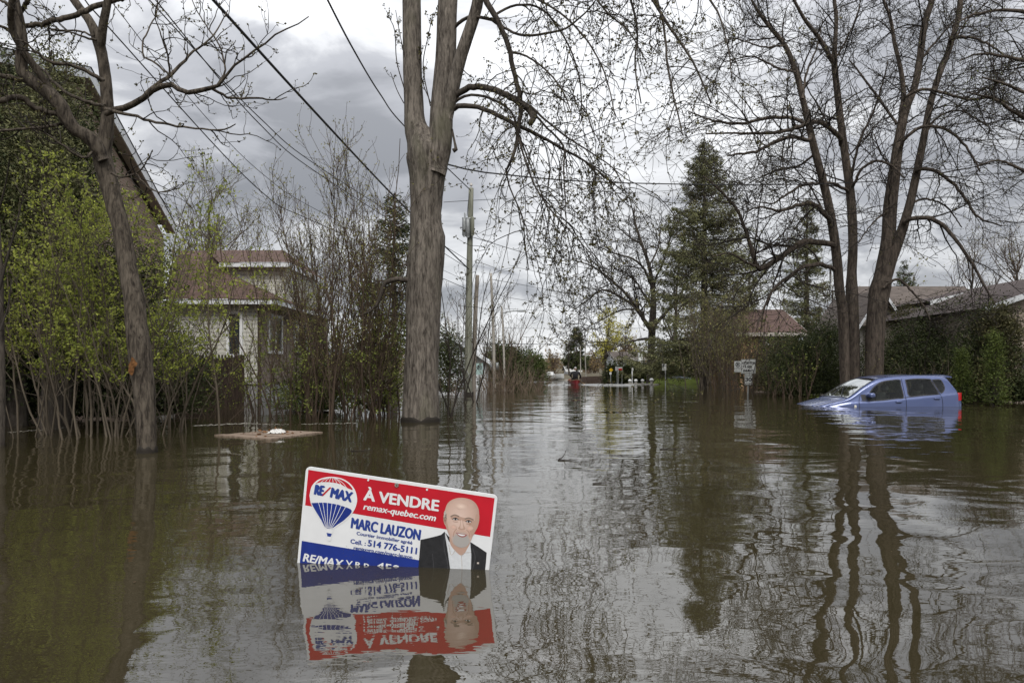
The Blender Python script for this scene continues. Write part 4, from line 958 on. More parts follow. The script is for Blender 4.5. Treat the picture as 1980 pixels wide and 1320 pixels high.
# ================================================================== houses
def window(parent, corners, frame_mat, pane_mat, out, fw=.07, mull=0):
    """corners: 4 world points bl, br, tr, tl; out: outward unit normal"""
    c = np.array(corners, float); n = np.array(out, float); ux = unit(c[1] - c[0]); uz = unit(c[3] - c[0])
    W, Hh = np.linalg.norm(c[1] - c[0]), np.linalg.norm(c[3] - c[0]); g = Geo()
    def bar(x0, x1, z0, z1, t=.06):
        P = [c[0] + ux * x + uz * z for x, z in ((x0, z0), (x1, z0), (x1, z1), (x0, z1))]; P = np.array(P)
        nn = np.cross(P[1] - P[0], P[2] - P[0]); P = P if nn @ n < 0 else P[::-1]
        g.prism(P, n * t)
    bar(0, fw, 0, Hh); bar(W - fw, W, 0, Hh); bar(fw, W - fw, 0, fw); bar(fw, W - fw, Hh - fw, Hh)
    for k in range(mull): x = W * (k + 1) / (mull + 1); bar(x - fw * .35, x + fw * .35, fw, Hh - fw, .05)
    o = g.build("window", frame_mat, parent, smooth=False)
    g = Geo(); P = np.array([c[0] + ux * x + uz * z + n * .02 for x, z in ((fw * .9, fw * .9), (W - fw * .9, fw * .9), (W - fw * .9, Hh - fw * .9), (fw * .9, Hh - fw * .9))])
    nn = np.cross(P[1] - P[0], P[2] - P[0]); g.ngon(P if nn @ n > 0 else P[::-1]); g.build("pane", pane_mat, o, smooth=False); return o
PB = MB("dark_window_glass"); PB.set((.03, .035, .04), .04, .6); PANE = PB.m
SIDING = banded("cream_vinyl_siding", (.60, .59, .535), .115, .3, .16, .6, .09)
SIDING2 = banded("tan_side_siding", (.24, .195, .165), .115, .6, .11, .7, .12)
SHING = banded("brown_asphalt_shingles", (.098, .064, .053), .065, .7, .16, .9, .3)
CONC = plain("grey_concrete", (.29, .285, .28), .9, .2, .2, 4)
FASC = plain("white_fascia", (.66, .68, .70), .5, .3, .08)
SOFF = plain("brown_grey_soffit", (.42, .385, .35), .8, .2)
def quad(g, *p): g.ngon(np.array(p)); return g
YH = 18.9; x0, x1 = gx(302, YH), gx(500, YH); zf = gz(742, YH); ze = gz(588, YH)
hs = thing("cream_house", "cream sided house with brown shingle roof and dormer behind the left shrubs", "house", (x1, YH, 0))
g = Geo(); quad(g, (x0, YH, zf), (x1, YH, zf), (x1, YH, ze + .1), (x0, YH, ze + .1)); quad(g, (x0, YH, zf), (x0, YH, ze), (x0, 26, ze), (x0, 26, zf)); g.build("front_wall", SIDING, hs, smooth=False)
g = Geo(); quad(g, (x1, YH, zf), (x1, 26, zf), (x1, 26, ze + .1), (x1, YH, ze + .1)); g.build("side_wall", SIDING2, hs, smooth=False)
g = Geo(); g.box(x0 + .05, x1 - .05, YH + .05, 25.9, -1, zf); g.build("foundation", CONC, hs, smooth=False)
g = Geo(); g.tubes(np.array([[x1 + .03, YH - .02, -1], [x1 + .03, YH - .02, ze]]), np.array([.05, .05]), 8); g.build("downpipe", plain("dark_brown_metal", (.045, .03, .024), .5, .4), hs)
YE = YH - .35; xe0, xe1 = gx(335, YE), gx(532, YE); z_e = gz(579, YE); zE2 = gz(588, YE)
g = Geo(); g.box(xe0, xe1 + .02, YE - .02, YE, zE2, z_e); g.box(xe1, xe1 + .03, YE, 24.5, zE2, z_e); g.build("fascia", FASC, hs, smooth=False)
g = Geo(); quad(g, (xe0, YE, zE2 + .02), (x0, 25, zE2 + .02), (xe1, 25, zE2 + .02), (xe1, YE, zE2 + .02)); g.build("soffit", SOFF, hs, smooth=False)
YR = 22.3; zr = gz(487, YR); xr0, xr1 = gx(383, YR), gx(546, YR)
hx, hz_ = gx(440, 20.35), gz(517, 20.35)
sl = lambda y: z_e + .01 + (y - YE + .05) * (zr - z_e) / (YR - YE)
g = Geo()
quad(g, (xe0 - .3, YE - .05, z_e + .01), (xe1 + .05, YE - .05, z_e + .01), (hx, 20.35, sl(20.35)), (hx, YR, sl(YR)), (xr0 - .6, YR, sl(YR)))
quad(g, (xe1 + .05, YE - .05, z_e + .01), (xe1 + .05, 24.6, z_e + .01), (hx, 22.2, sl(20.35)), (hx, 20.35, sl(20.35)))
rf_ = g.build("roof", SHING, hs, smooth=False)
YD = 20.6; dz0, dz1 = z_e - .2, gz(515, YD); dx0, dx1 = gx(441, YD), gx(552, YD)
g = Geo(); quad(g, (dx0, YD, dz0), (dx1, YD, dz0), (dx1, YD, dz1), (dx0, YD, dz1)); quad(g, (dx1, YD, dz0), (dx1, 24, dz0), (dx1, 24, dz1), (dx1, YD, dz1)); dm = g.build("dormer_wall", SIDING, hs, smooth=False)
YF = YD - .3; g = Geo(); g.box(gx(424, YF), gx(560, YF), YF - .02, YF, gz(516, YF), gz(508, YF)); g.build("dormer_fascia", FASC, hs, smooth=False)
g = Geo(); quad(g, (gx(424, YF), YF - .04, gz(508, YF) + .01), (gx(562, YF), YF - .04, gz(508, YF) + .01), (gx(548, YR), YR, sl(YR) + .02), (gx(400, YR), YR, sl(YR) + .02)); quad(g, (gx(548, YR), YR, sl(YR) + .02), (gx(562, YF), YF - .04, gz(508, YF) + .01), (gx(562, YF), 25, gz(512, YF))); g.build("dormer_roof", SHING, hs, smooth=False)
g = Geo(); quad(g, (gx(424, YF), YF, gz(516, YF)), (gx(424, YF), YD, gz(516, YF)), (gx(560, YF), YD, gz(516, YF)), (gx(560, YF), YF, gz(516, YF))); g.build("dormer_soffit", SOFF, hs, smooth=False)
window(hs, [(gx(439, YH), YH, gz(690, YH)), (gx(470, YH), YH, gz(690, YH)), (gx(470, YH), YH, gz(602, YH)), (gx(439, YH), YH, gz(602, YH))], WHITE, PANE, (0, -1, 0), .075)
for ya, yb, py0, py1, ml in ((19.55, 20.75, 683, 605, 1), (21.9, 23.2, 681, 618, 1)):
    zz0, zz1 = gz(py0, ya), gz(py1, ya); window(hs, [(x1, ya, zz0), (x1, yb, zz0), (x1, yb, zz1), (x1, ya, zz1)], WHITE, PANE, (1, 0, 0), .09, ml)
# slatted dark fence in front of it
FEN = plain("dark_brown_fence", (.035, .024, .019), .8, .2, .4, 6); YFn = 17.6
fx0, fx1, fz = gx(344, YFn), gx(469, YFn), gz(690, YFn)
fn = thing("wooden_fence", "tall dark brown slatted fence standing in the water before the cream house", "fence", (fx1, YFn, 0))
g = Geo(); r = np.random.default_rng(5)
nb_ = 17; wb = (fx1 - fx0) / nb_
for i in range(nb_): g.box(fx0 + i * wb + .004, fx0 + (i + 1) * wb - .004, YFn, YFn + .022 + r.uniform(0, .012), -.9, fz - .03 + r.uniform(-.01, .01))
g.build("slat_panel", FEN, fn, smooth=False)
g = Geo()
for i in range(20): x = fx0 + (i + .5) * (fx1 - fx0) / 20; g.box(x - .02, x + .02, YFn + .03, YFn + .05, fz - .2, fz + .06)
g.box(fx0, fx1, YFn + .05, YFn + .09, fz - .25, fz - .18); g.build("top_lattice", FEN, fn, smooth=False)
for x in (fx0, fx1): g = Geo(); g.box(x - .05, x + .05, YFn - .05, YFn - .002, -.9, fz + .05); g.build("post", FEN, fn, smooth=False)

# brick house at the left: its gable end faces right, mostly behind the cedars
BRICK = bricks("brown_brick", (.30, .215, .16), (.235, .17, .13), (.34, .31, .27))
DSH = banded("dark_grey_shingles", (.10, .09, .085), .07, .7, .16, .9, .3)
pk, ev, nr = at(172, 152, 15.0), at(338, 452, 21.2), None
dv = unit((ev - pk) * np.array([1, 1, 0])); nv = np.array([dv[1], -dv[0], 0]); nr = pk - dv * 4.6; nr[2] = pk[2] - 4.6 * (pk[2] - ev[2]) / np.linalg.norm((ev - pk)[:2])
hl = thing("brick_house", "brown brick house with a white-edged gable, mostly hidden behind the cedars at the left", "house", (pk[0], pk[1], 0))
w_ = -nv * .24; dn = np.array([0, 0, -.12]); fl = lambda p, z: np.array([p[0], p[1], z])
e2, n2 = ev - dv * .3, nr + dv * .3; back = -nv * 8
g = Geo(); quad(g, fl(n2 + w_, -1), fl(e2 + w_, -1), e2 + w_ + dn, pk + w_ + dn, n2 + w_ + dn); quad(g, n2 + w_ + back + dn, fl(n2 + w_ + back, -1), fl(n2 + w_, -1), n2 + w_ + dn); g.build("wall", BRICK, hl, smooth=False)
g = Geo(); quad(g, pk, ev, ev + w_, pk + w_); quad(g, nr, pk, pk + w_, nr + w_); quad(g, nr, nr + w_, nr + w_ + back, nr + back); g.build("soffit", SOFF, hl, smooth=False)
up = np.array([0, 0, .24]); g = Geo(); g.prism(np.array([pk, ev, ev + up, pk + up]), nv * .03); g.prism(np.array([nr, pk - dv * .004, pk - dv * .004 + up, nr + up]), nv * .03); g.build("fascia", FASC, hl, smooth=False)
u2 = up + [0, 0, .02]; g = Geo(); quad(g, pk + u2 + nv * .05, ev + u2 + nv * .05, ev + u2 + back, pk + u2 + back); quad(g, nr + u2 + nv * .05, pk + u2 + nv * .05, pk + u2 + back, nr + u2 + back); g.build("roof", DSH, hl, smooth=False)

def gable_house(name, label, Y, px0, px1, py_e, py_r, wall, roof, trim, depth_=7, front='eave', pz=0, over=.4, pxp=None, wm=None):
    """front='eave': ridge runs across the picture; 'gable': gable end towards the camera with its peak at pxp"""
    X0, X1 = gx(px0, Y), gx(px1, Y); z1 = gz(py_e, Y)
    t = thing(name, label, "house", ((X0 + X1) / 2, Y, 0)); yb = Y + depth_
    if front == 'eave':
        zr_ = gz(py_r, Y + depth_ / 2); ym = Y + depth_ / 2
        g = Geo(); quad(g, (X0, Y, -1), (X1, Y, -1), (X1, Y, z1), (X0, Y, z1))
        for x, fl in ((X0, 1), (X1, 0)):
            P = [(x, Y, -1), (x, Y, z1), (x, ym, zr_), (x, yb, z1), (x, yb, -1)]; g.ngon(np.array(P if fl else P[::-1]))
        g.build("wall", wall, t, smooth=False)
        yo = Y - over; zo = z1 - over * (zr_ - z1) / (ym - Y); u = .06
        g = Geo(); quad(g, (X0 - over, yo, zo + u), (X1 + over, yo, zo + u), (X1 + over, ym, zr_ + u), (X0 - over, ym, zr_ + u)); quad(g, (X0 - over, ym, zr_ + u), (X1 + over, ym, zr_ + u), (X1 + over, yb + over, zo + u), (X0 - over, yb + over, zo + u)); g.build("roof", roof, t, smooth=False)
        g = Geo(); g.box(X0 - over, X1 + over, yo - .02, yo, zo - .14, zo + u + .01)
        for x in (X0 - over, X1 + over): g.prism(np.array([(x, yo, zo - .12), (x, yo, zo + u + .02), (x, ym, zr_ + u + .02), (x, ym, zr_ - .12)]), (.03, 0, 0))
        g.build("fascia", trim, t, smooth=False)
    else:
        zr_ = gz(py_r, Y); xm = gx(pxp, Y)
        g = Geo(); g.ngon(np.array([(X0, Y, -1), (X1, Y, -1), (X1, Y, z1), (xm, Y, zr_), (X0, Y, z1)])); quad(g, (X1, Y, -1), (X1, yb, -1), (X1, yb, z1), (X1, Y, z1)); quad(g, (X0, yb, -1), (X0, Y, -1), (X0, Y, z1), (X0, yb, z1)); g.build("wall", wall, t, smooth=False)
        yo = Y - over; g = Geo(); f = Geo()
        for xs in (X0, X1):
            s = np.sign(xs - xm); xo = xs + s * over; zo = z1 - over * (zr_ - z1) / abs(xs - xm)
            P = [(xm, yo, zr_ + .06), (xm, yb, zr_ + .06), (xo, yb, zo + .06), (xo, yo, zo + .06)]; quad(g, *(P if s < 0 else P[::-1]))
            f.prism(np.array([(xm, yo - .03, zr_ + .07), (xo, yo - .03, zo + .07), (xo, yo - .03, zo - .10), (xm, yo - .03, zr_ - .10)][::int(s)]), (0, .03, 0))
        g.build("roof", roof, t, smooth=False); f.build("fascia", trim, t, smooth=False)
    return t
GSH = banded("grey_brown_shingles", (.125, .106, .095), .075, .75, .16, .9, .3)
PSH = banded("purple_brown_shingles", (.082, .066, .063), .07, .75, .16, .9, .3)
RSH = banded("reddish_brown_shingles", (.098, .064, .055), .07, .75, .16, .9, .3)
TANS = banded("tan_horizontal_siding", (.36, .30, .245), .13, .5, .12, .7, .1)
ORB = bricks("orange_tan_brick", (.40, .24, .12), (.33, .20, .10), (.38, .32, .24))
PALE = plain("pale_render", (.42, .38, .34), .85, .2, .12, 3)
hb = gable_house("long_roof_house", "long low house with a broad grey-brown roof behind the cedars right of the twin trees", 30, 1714, 1905, 628, 556, plain("pinkish_brown_wall", (.25, .19, .16), .85), GSH, plain("dull_brown_trim", (.16, .13, .11), .8), 4)
hg = gable_house("gable_house", "small white-trimmed gable half hidden behind the trunks of the twin trees", 28.6, 1668, 1727, 608, 563, PALE, GSH, FASC, 4, 'gable', pxp=1697)
h2 = gable_house("low_gable_house", "low house with a wide white gable edge between the cedars and the right-hand house", 27, 1806, 1966, 582, 562, TANS, PSH, FASC, 6, 'gable', pxp=1890)
h3 = gable_house("tan_house", "tan sided house cut by the right edge, its white gable edge rising to the right", 21.5, 1912, 2300, 592, 520, TANS, PSH, FASC, 7, 'gable', pxp=2110)
window(h3, [(gx(1972, 21.5), 21.5, gz(735, 21.5)), (gx(2010, 21.5), 21.5, gz(735, 21.5)), (gx(2010, 21.5), 21.5, gz(680, 21.5)), (gx(1972, 21.5), 21.5, gz(680, 21.5))], plain("brown_frame", (.06, .05, .045), .6), PANE, (0, -1, 0), .08)
g = Geo(); g.tubes(np.array([[gx(1815, 31), 33, gz(556, 31) - .3], [gx(1815, 31), 33, gz(548, 31)], [gx(1815, 31), 33, gz(546, 31)]]), np.array([.2, .2, .28]), 10, True); g.build("roof_vent", SOFF, hb)
ho = gable_house("orange_house", "house of orange-tan brick with a reddish brown roof behind the signs", 41, 1432, 1545, 640, 600, ORB, RSH, SOFF, 7)
window(ho, [(gx(1480, 41), 41, gz(668, 41)), (gx(1502, 41), 41, gz(668, 41)), (gx(1502, 41), 41, gz(650, 41)), (gx(1480, 41), 41, gz(650, 41))], WHITE, PANE, (0, -1, 0), .1, 1)
WSID = banded("white_siding", (.62, .64, .66), .12, .75, .1, .6, .05); LSH = banded("light_grey_shingles", (.42, .43, .45), .08, .8, .15, .9, .15)
hw = gable_house("white_house", "white house with pale gables behind the two crossed poles", 38, 800, 934, 690, 652, WSID, LSH, FASC, 8, 'gable', pxp=872)
window(hw, [(gx(864, 38), 38, gz(682, 38)), (gx(880, 38), 38, gz(682, 38)), (gx(880, 38), 38, gz(668, 38)), (gx(864, 38), 38, gz(668, 38))], WHITE, PANE, (0, -1, 0), .12)
gable_house("white_porch", "low white annexe with a lean gable right of the white house, behind the teal sign", 37, 906, 940, 696, 680, WSID, LSH, FASC, 4, 'gable', pxp=916)
YW = 64
hv = gable_house("porch_house", "white house with a low balcony and chimney behind the clipped hedge", YW, 1194, 1247, 692, 681, WSID, plain("dark_far_roof", (.085, .07, .06), .9), plain("dull_far_trim", (.30, .28, .26), .8), 8)
g = Geo(); g.box(gx(1212, YW), gx(1246, YW), YW - 1.7, YW - .05, gz(705, YW), gz(702, YW)); g.build("balcony", WHITE, hv, smooth=False)
g = Geo(); g.box(gx(1230, YW), gx(1237, YW), YW - 1.4, YW - 1.1, gz(703, YW), gz(681, YW)); g.build("chimney", WHITE, hv, smooth=False)
for px in (1188, 1200, 1224): window(hv, [(gx(px - 3, YW), YW, gz(702, YW)), (gx(px + 3, YW), YW, gz(702, YW)), (gx(px + 3, YW), YW, gz(692, YW)), (gx(px - 3, YW), YW, gz(692, YW))], WHITE, PANE, (0, -1, 0), .05)
gable_house("far_house", "tiny pale house far down the street left of the far poles", 110, 1098, 1120, 716, 708, WSID, plain("far_grey_roof", (.33, .32, .31), .9), WHITE, 8)
# brown boarded wall far right of the canoe
YB = 62; g = Geo(); xa, xb2 = gx(1120, YB), gx(1182, YB)
n_ = 40
for i in range(n_): a = xa + (xb2 - xa) * i / n_; g.box(a, a + (xb2 - xa) / n_ - .01, YB, YB + .03, -1, gz(728.5 - 3 * i / n_, YB))
tag(g.build("board_fence", plain("dark_red_brown_boards", (.06, .038, .032), .9, .2, .3), smooth=False), "low dark brown board fence far right of the canoe", "fence")
# overturned dark boat on the lawn
YT = 50; xt = gx(1317, YT); G = []
for t in np.linspace(-1, 1, 13):
    wv = .62 * (1 - abs(t) ** 2.5) ** .7 + .03; G.append([(xt + t * 1.0, YT + wv * s, .16 + .34 * (1 - abs(s) ** 2.2) * (1 - .35 * abs(t) ** 2) * (1.0 - .25 * t)) for s in np.linspace(-1, 1, 11)])
g = Geo(); g.grid(np.array(G)); tag(g.build("upturned_boat", plain("blue_grey_hull", (.15, .18, .20), .5, .4)), "small upturned grey boat lying on the bright lawn", "boat")
# moored white boats far away
for i, (px, Y, s, lab) in enumerate(((1066, 70, 1.0, "white motorboat far off, right one of the pair by the bank"), (1043, 74, 1.3, "long white motorboat far off beside the brush, left one of the pair"))):
    x = gx(px, Y); t = thing("motorboat", lab, "boat", (x, Y, .1), "white boats far down the street"); G = []
    for u_ in np.linspace(-1, 1, 15):
        wv = .6 * (1 - max(0, u_) ** 2.5) ** .7 + .02; G.append([(x + u_ * 1.3 * s, Y + wv * v, .5 + .12 * u_ - .55 * (1 - abs(v) ** 3)) for v in np.linspace(-1, 1, 9)])
    g = Geo(); g.grid(np.array(G)); g.ngon(np.vstack([np.array(G)[:, 0], np.array(G)[::-1, -1]])[::-1]); g.build("hull", WHITE, t)
    g = Geo(); g.box(x - .5 * s, x + .2 * s, Y - .4, Y + .4, .5, .82); g.build("cabin", WHITE, t, smooth=False)
    g = Geo(); g.box(x + .2 * s, x + .24 * s, Y - .38, Y + .38, .52, .92); g.build("windscreen", PANE, t, smooth=False)

TWIGW = TWIG
# twigs adrift in the open water
r = np.random.default_rng(77)
for i, (px, py, a, ln, lb) in enumerate(((1088, 886, 60, .16, "small dark twig with an upturned end floating in the open water"), (1098, 890, -10, .20, "thin straight twig floating just below the upturned one"), (1300, 868, 5, .3, "thin pale stick floating left of the twin trees' reflection"), (1160, 935, 15, .12, "tiny twig floating in front of the bare oak's reflection"), (700, 872, 10, .25, "thin dark stick floating between the raft and the big trunk"))):
    Y = depth(py); x = gx(px, Y); c = np.array([x, Y, .006]); d = np.array([math.cos(R_(a)), math.sin(R_(a)), 0]); k = 7
    P = c + np.linspace(-.5, .5, k)[:, None] * d * ln + np.stack([np.zeros(k), r.normal(size=k) * .004, np.linspace(0, 1, k) ** 3 * (.07 if i == 0 else .006)], 1)
    g = Geo(); g.tubes(P, np.linspace(.006, .003, k), 6, True); q = P[3] + np.array([0, 0, .0]); g.tubes(np.array([q, q + d * ln * .2 + [0, .03, .012]]), np.array([.003, .002]), 5); tag(g.build("floating_twig", TWIG), lb, "twig", "twigs adrift on the water")

r = np.random.default_rng(91); g = Geo(); n = 260
yy = np.concatenate([r.uniform(2.3, 6, 90), r.uniform(5, 12, 170)]); xx = np.where(r.uniform(size=n) < .6, r.uniform(-.75, -.05, n), r.uniform(-.1, .7, n)) * yy
g.leaves(np.stack([xx, yy, np.full(n, .004)], 1), r.uniform(.006, .022, n), r, .6, axis=None)
V_ = g.v[0]; V_[:, 2] = .004 + np.abs(V_[:, 2] - .004) * .15
tag(g.build("floating_specks", plain("sodden_leaf_bits", (.10, .072, .042), .9, .1, .5, 30)), "sodden leaf bits and specks drifting on the water", kind="stuff")

# ================================================================== trees
def lumpy_trunk(g, limbs, Y, K, sides, rng, rough=.05, wet=None):
    """thick traced limbs with an uneven, ridged girth"""
    for l in limbs:
        P, R = traced([l], Y, K); k = K
        th = np.linspace(0, 2 * np.pi, sides, endpoint=False); n = np.zeros((k, sides))
        for q in range(7):
            a, b_, c = rng.integers(1, 6), rng.uniform(.2, 1.2), rng.uniform(0, 6.28); n += np.sin(a * th[None] + b_ * np.arange(k)[:, None] * .6 + c) / 7
        n += rng.normal(size=(k, sides)) * .22
        g.tubes(P, R[:, :, None] * (1 + rough * n)[None], sides, True)
def wet_ring(t, px, Y, w, h=.07):
    x = gx(px, Y); r = w * .5 * Y / FPX; q = np.random.default_rng(int(px)); n = 40; a = np.linspace(0, 2 * np.pi, n + 1); top = np.convolve(q.uniform(.3, 1.5, n + 2), [.5, .5], 'same')[:n + 1] * h; top[-1] = top[0]
    rows = [np.stack([x + r * k * np.cos(a), Y + r * k * np.sin(a), z], 1) for k, z in ((1.03, np.full(n + 1, -.4)), (1.03, top * .5), (1.02, top * .9), (.96, top))]
    g = Geo(); g.grid(np.array(rows)); g.build("wet_band", WET, t)
def knot(g, px, py, Y, w, ry=None):
    c = at(px, py, Y); s = w * Y / FPX
    a = np.linspace(0, 2 * np.pi, 15); P = np.stack([c[0] + s * .5 * np.cos(a), np.full(15, c[1]) + .01, c[2] + s * .5 * np.sin(a)], 1); g.tubes(P, np.full(15, s * .2), 7)

# ---- the big double-stemmed tree in the middle
YB_ = 12.2; r = np.random.default_rng(21)
bt = thing("big_maple_tree", "biggest tree in the middle, thick ridged trunk forking into two stems, twigs drooping", "tree", (gx(813, YB_), YB_, 0))
g = Geo()
lumpy_trunk(g, [([(812, 870, 84), (813, 815, 74), (814, 742, 68), (817, 650, 66), (820, 560, 68), (824, 500, 70), (826, 460, 68), (823, 430, 60), (824, 394, 61), (826, 345, 68), (826, 300, 82), (815, 272, 60), (803, 245, 44), (800, 200, 38), (797, 100, 36), (796, 0, 35), (797, -90, 33), (792, -220, 28), (780, -380, 18), (778, -480, 8)], 0, .15)], YB_, 84, 26, r, .045)
lumpy_trunk(g, [([(838, 335, 46), (846, 300, 48), (851, 272, 46), (855, 200, 44), (859, 150, 42), (862, 100, 39), (866, 0, 37), (872, -100, 33), (884, -260, 25), (890, -420, 12)], -.03, -.1)], YB_, 50, 22, r, .045)
lumpy_trunk(g, [([(862, 230, 26), (872, 180, 28), (888, 118, 25), (905, 67, 23), (919, 24, 22), (928, -20, 21), (945, -110, 18), (980, -220, 12), (1010, -300, 6)], -.1, -.6)], YB_, 30, 18, r, .05)
g.build("trunk", BIGBARK, bt); wet_ring(bt, 813, YB_, 75, .08)
g = Geo(); knot(g, 820, 372, YB_ - .33, 9); knot(g, 836, 272, YB_ - .30, 8); knot(g, 806, 166, YB_ - .2, 10); knot(g, 853, 366, YB_ - .22, 6); g.build("knot", BIGBARK, bt)
g = Geo()
thick = [([(876, 196, 10), (885, 181, 12), (909, 169, 12), (936, 169, 12), (972, 181, 12), (1003, 197, 13), (1022, 210, 14), (1033, 222, 14), (1028, 236, 10)], -.1, -.9),
         ([(878, 212, 8), (887, 205, 10), (920, 207, 9), (956, 220, 8.5), (995, 240, 8), (1035, 258, 6.5), (1086, 287, 5), (1133, 313, 4), (1180, 350, 2.5)], -.1, -1.0),
         ([(878, 200, 5), (885, 193, 6), (909, 184, 5), (944, 189, 5), (987, 215, 4), (1003, 260, 3.5), (1030, 330, 2.5), (1065, 420, 2)], -.1, -.7),
         ([(934, -40, 12), (940, 0, 12), (960, 35, 11), (976, 71, 10), (987, 106, 10), (995, 146, 9), (1003, 177, 10), (1007, 205, 11), (1003, 236, 8), (999, 276, 7), (990, 305, 6), (978, 330, 4)], -.6, -.8),
         ([(878, 55, 6), (890, 42, 7), (909, 33, 6), (944, 37, 6), (976, 55, 5), (1011, 69, 5), (1054, 65, 4.5), (1094, 55, 4), (1133, 24, 3), (1160, -10, 2)], -.1, -1.2),
         ([(1003, 197, 7), (1027, 215, 5), (1060, 250, 4), (1090, 283, 4), (1090, 330, 3), (1093, 390, 2), (1096, 440, 1.4)], -.85, -1.1),
         ([(1025, 205, 5), (1058, 235, 4), (1100, 268, 3.5), (1150, 300, 2.8), (1190, 330, 2.2), (1205, 370, 1.8)], -.9, -1.4),
         ([(995, 240, 5), (1010, 290, 4), (1030, 350, 3.4), (1060, 400, 2.8), (1110, 455, 2.2), (1150, 500, 1.6), (1190, 560, 1.2)], -.7, -1.3),
         ([(978, 325, 4), (985, 360, 3), (1010, 420, 2.5), (1015, 470, 2), (1022, 520, 1.5)], -.8, -.6),
         ([(930, -10, 6), (980, -20, 5), (1060, 10, 4), (1120, 60, 3.5), (1160, 120, 3), (1180, 180, 2.4), (1190, 230, 1.8)], -.5, -1.6),
         ([(956, 30, 5), (1000, 10, 4.5), (1050, 20, 4), (1095, 80, 3.4), (1120, 150, 3), (1125, 220, 2)], -.6, -.2),
         ([(985, 100, 5), (1020, 110, 4), (1060, 140, 3.4), (1090, 180, 2.8), (1105, 220, 2)], -.6, -1.4),
         # high limbs above the frame arching right, their ends hanging back into it
         ([(960, -150, 10), (1040, -220, 10), (1120, -230, 9), (1190, -150, 8), (1230, -60, 7), (1262, 0, 6), (1291, 47, 5.5), (1314, 79, 5), (1345, 130, 4), (1375, 200, 3)], -.7, -2.2),
         ([(1190, -150, 6), (1240, -60, 6), (1272, 10, 5), (1285, 60, 4.6), (1291, 130, 4.2), (1303, 189, 3.6), (1312, 225, 3), (1320, 262, 2)], -1.6, -2.6),
         ([(1120, -230, 7), (1190, -120, 6), (1215, -20, 5), (1232, 60, 4), (1228, 130, 3.2), (1240, 200, 2.4)], -1.3, -1.7),
         ([(1040, -220, 7), (1100, -100, 5), (1140, -20, 4), (1180, 30, 3.4), (1215, 60, 3), (1250, 120, 2)], -1, -1.5),
         ([(1230, -60, 6), (1320, -50, 5), (1380, 10, 4), (1405, 80, 3), (1415, 150, 2)], -1.8, -3),
         ([(794, 545, 9), (787, 541, 11), (765, 540, 10), (747, 546, 9), (738, 565, 9), (733, 580, 7), (718, 600, 4), (690, 612, 2.5)], -.1, .1)]
P0, R0 = traced(thick, YB_, 26, r, .045); g.tubes(P0, R0, 9, True); g.build("limbs", DARKBARK, bt)
stubs = traced([([(1022, 210, 12), (1031, 228, 12), (1024, 240, 11)], -.9, -.95), ([(874, 250, 4), (880, 280, 5), (882, 288, 8), (876, 292, 9)], -.3, -.3)], YB_, 8)
g = Geo(); g.tubes(*stubs, 9, True); g.build("broken_stub", DARKBARK, bt)
thin = P0[:17]; thr = R0[:17]
P1, R1 = grow(r, thin, thr, 6.0, (.4, 1.8), (30, 105), 10, (.006, .0105), [-.1, -.9, -1.2, -.2, 1.2], .2, .15, 1.0, .003)
P2, R2 = grow(r, P1, R1, 3.6, (.2, .8), (30, 90), 8, (.0046, .0066), [-.2, -.8, .3, 1.6], .22, .15, 1.0, .004)
Pe, Re = grow(r, thin[[1, 2, 5, 6, 7, 8]], thr[[1, 2, 5, 6, 7, 8]], 3.6, (1.0, 3.0), (20, 70), 12, (.006, .0105), [-.3, -1.2, -.8, 0, 1.2], .15, .3, 1.0, .003)
Pf, Rf = grow(r, Pe, Re, 3.6, (.2, .75), (30, 90), 8, (.0046, .0066), [-.2, -.8, .3, 1.6], .22, .15, 1.0, .004)
shoots, shr = traced([([(782, 173, 2.2), (767, 118, 2), (763, 59, 1.8), (749, 28, 1.2)], -.1, -.1), ([(784, 120, 2), (772, 60, 1.7), (765, 20, 1.2)], 0, 0), ([(781, 200, 2), (768, 175, 1.7), (755, 140, 1.2)], 0, 0),
                      ([(832, 205, 2.4), (818, 130, 2.2), (828, 70, 1.8), (838, 25, 1.3)], -.2, -.2), ([(833, 200, 2), (815, 150, 1.8), (812, 80, 1.4)], -.1, 0), ([(885, 120, 2), (900, 140, 2), (915, 150, 1.5)], -.2, -.5)], YB_, 14)
Ps, Rs = grow(r, shoots, shr, 7, (.08, .22), (30, 60), 5, .6, [.5, .8], .1, .2, 1, .0026)
g = Geo(); g.tubes(P1, R1, 5); g.tubes(Pe, Re, 5); g.tubes(P2, R2, 4); g.tubes(Pf, Rf, 4); g.tubes(shoots, shr, 5); g.tubes(Ps, Rs, 4); g.build("twigs", TWIG, bt)
g = Geo()
for Q, per in ((P2, 3), (Pf, 3), (P1, 3), (Ps, 4), (Pe, 3)):
    C = tips(r, Q, per, .004, .2); C = np.repeat(C, 3, 0) + r.normal(size=(len(C) * 3, 3)) * .007; g.leaves(C, r.uniform(.024, .05, len(C)), r, .65)
g.build("buds", BUD, bt)

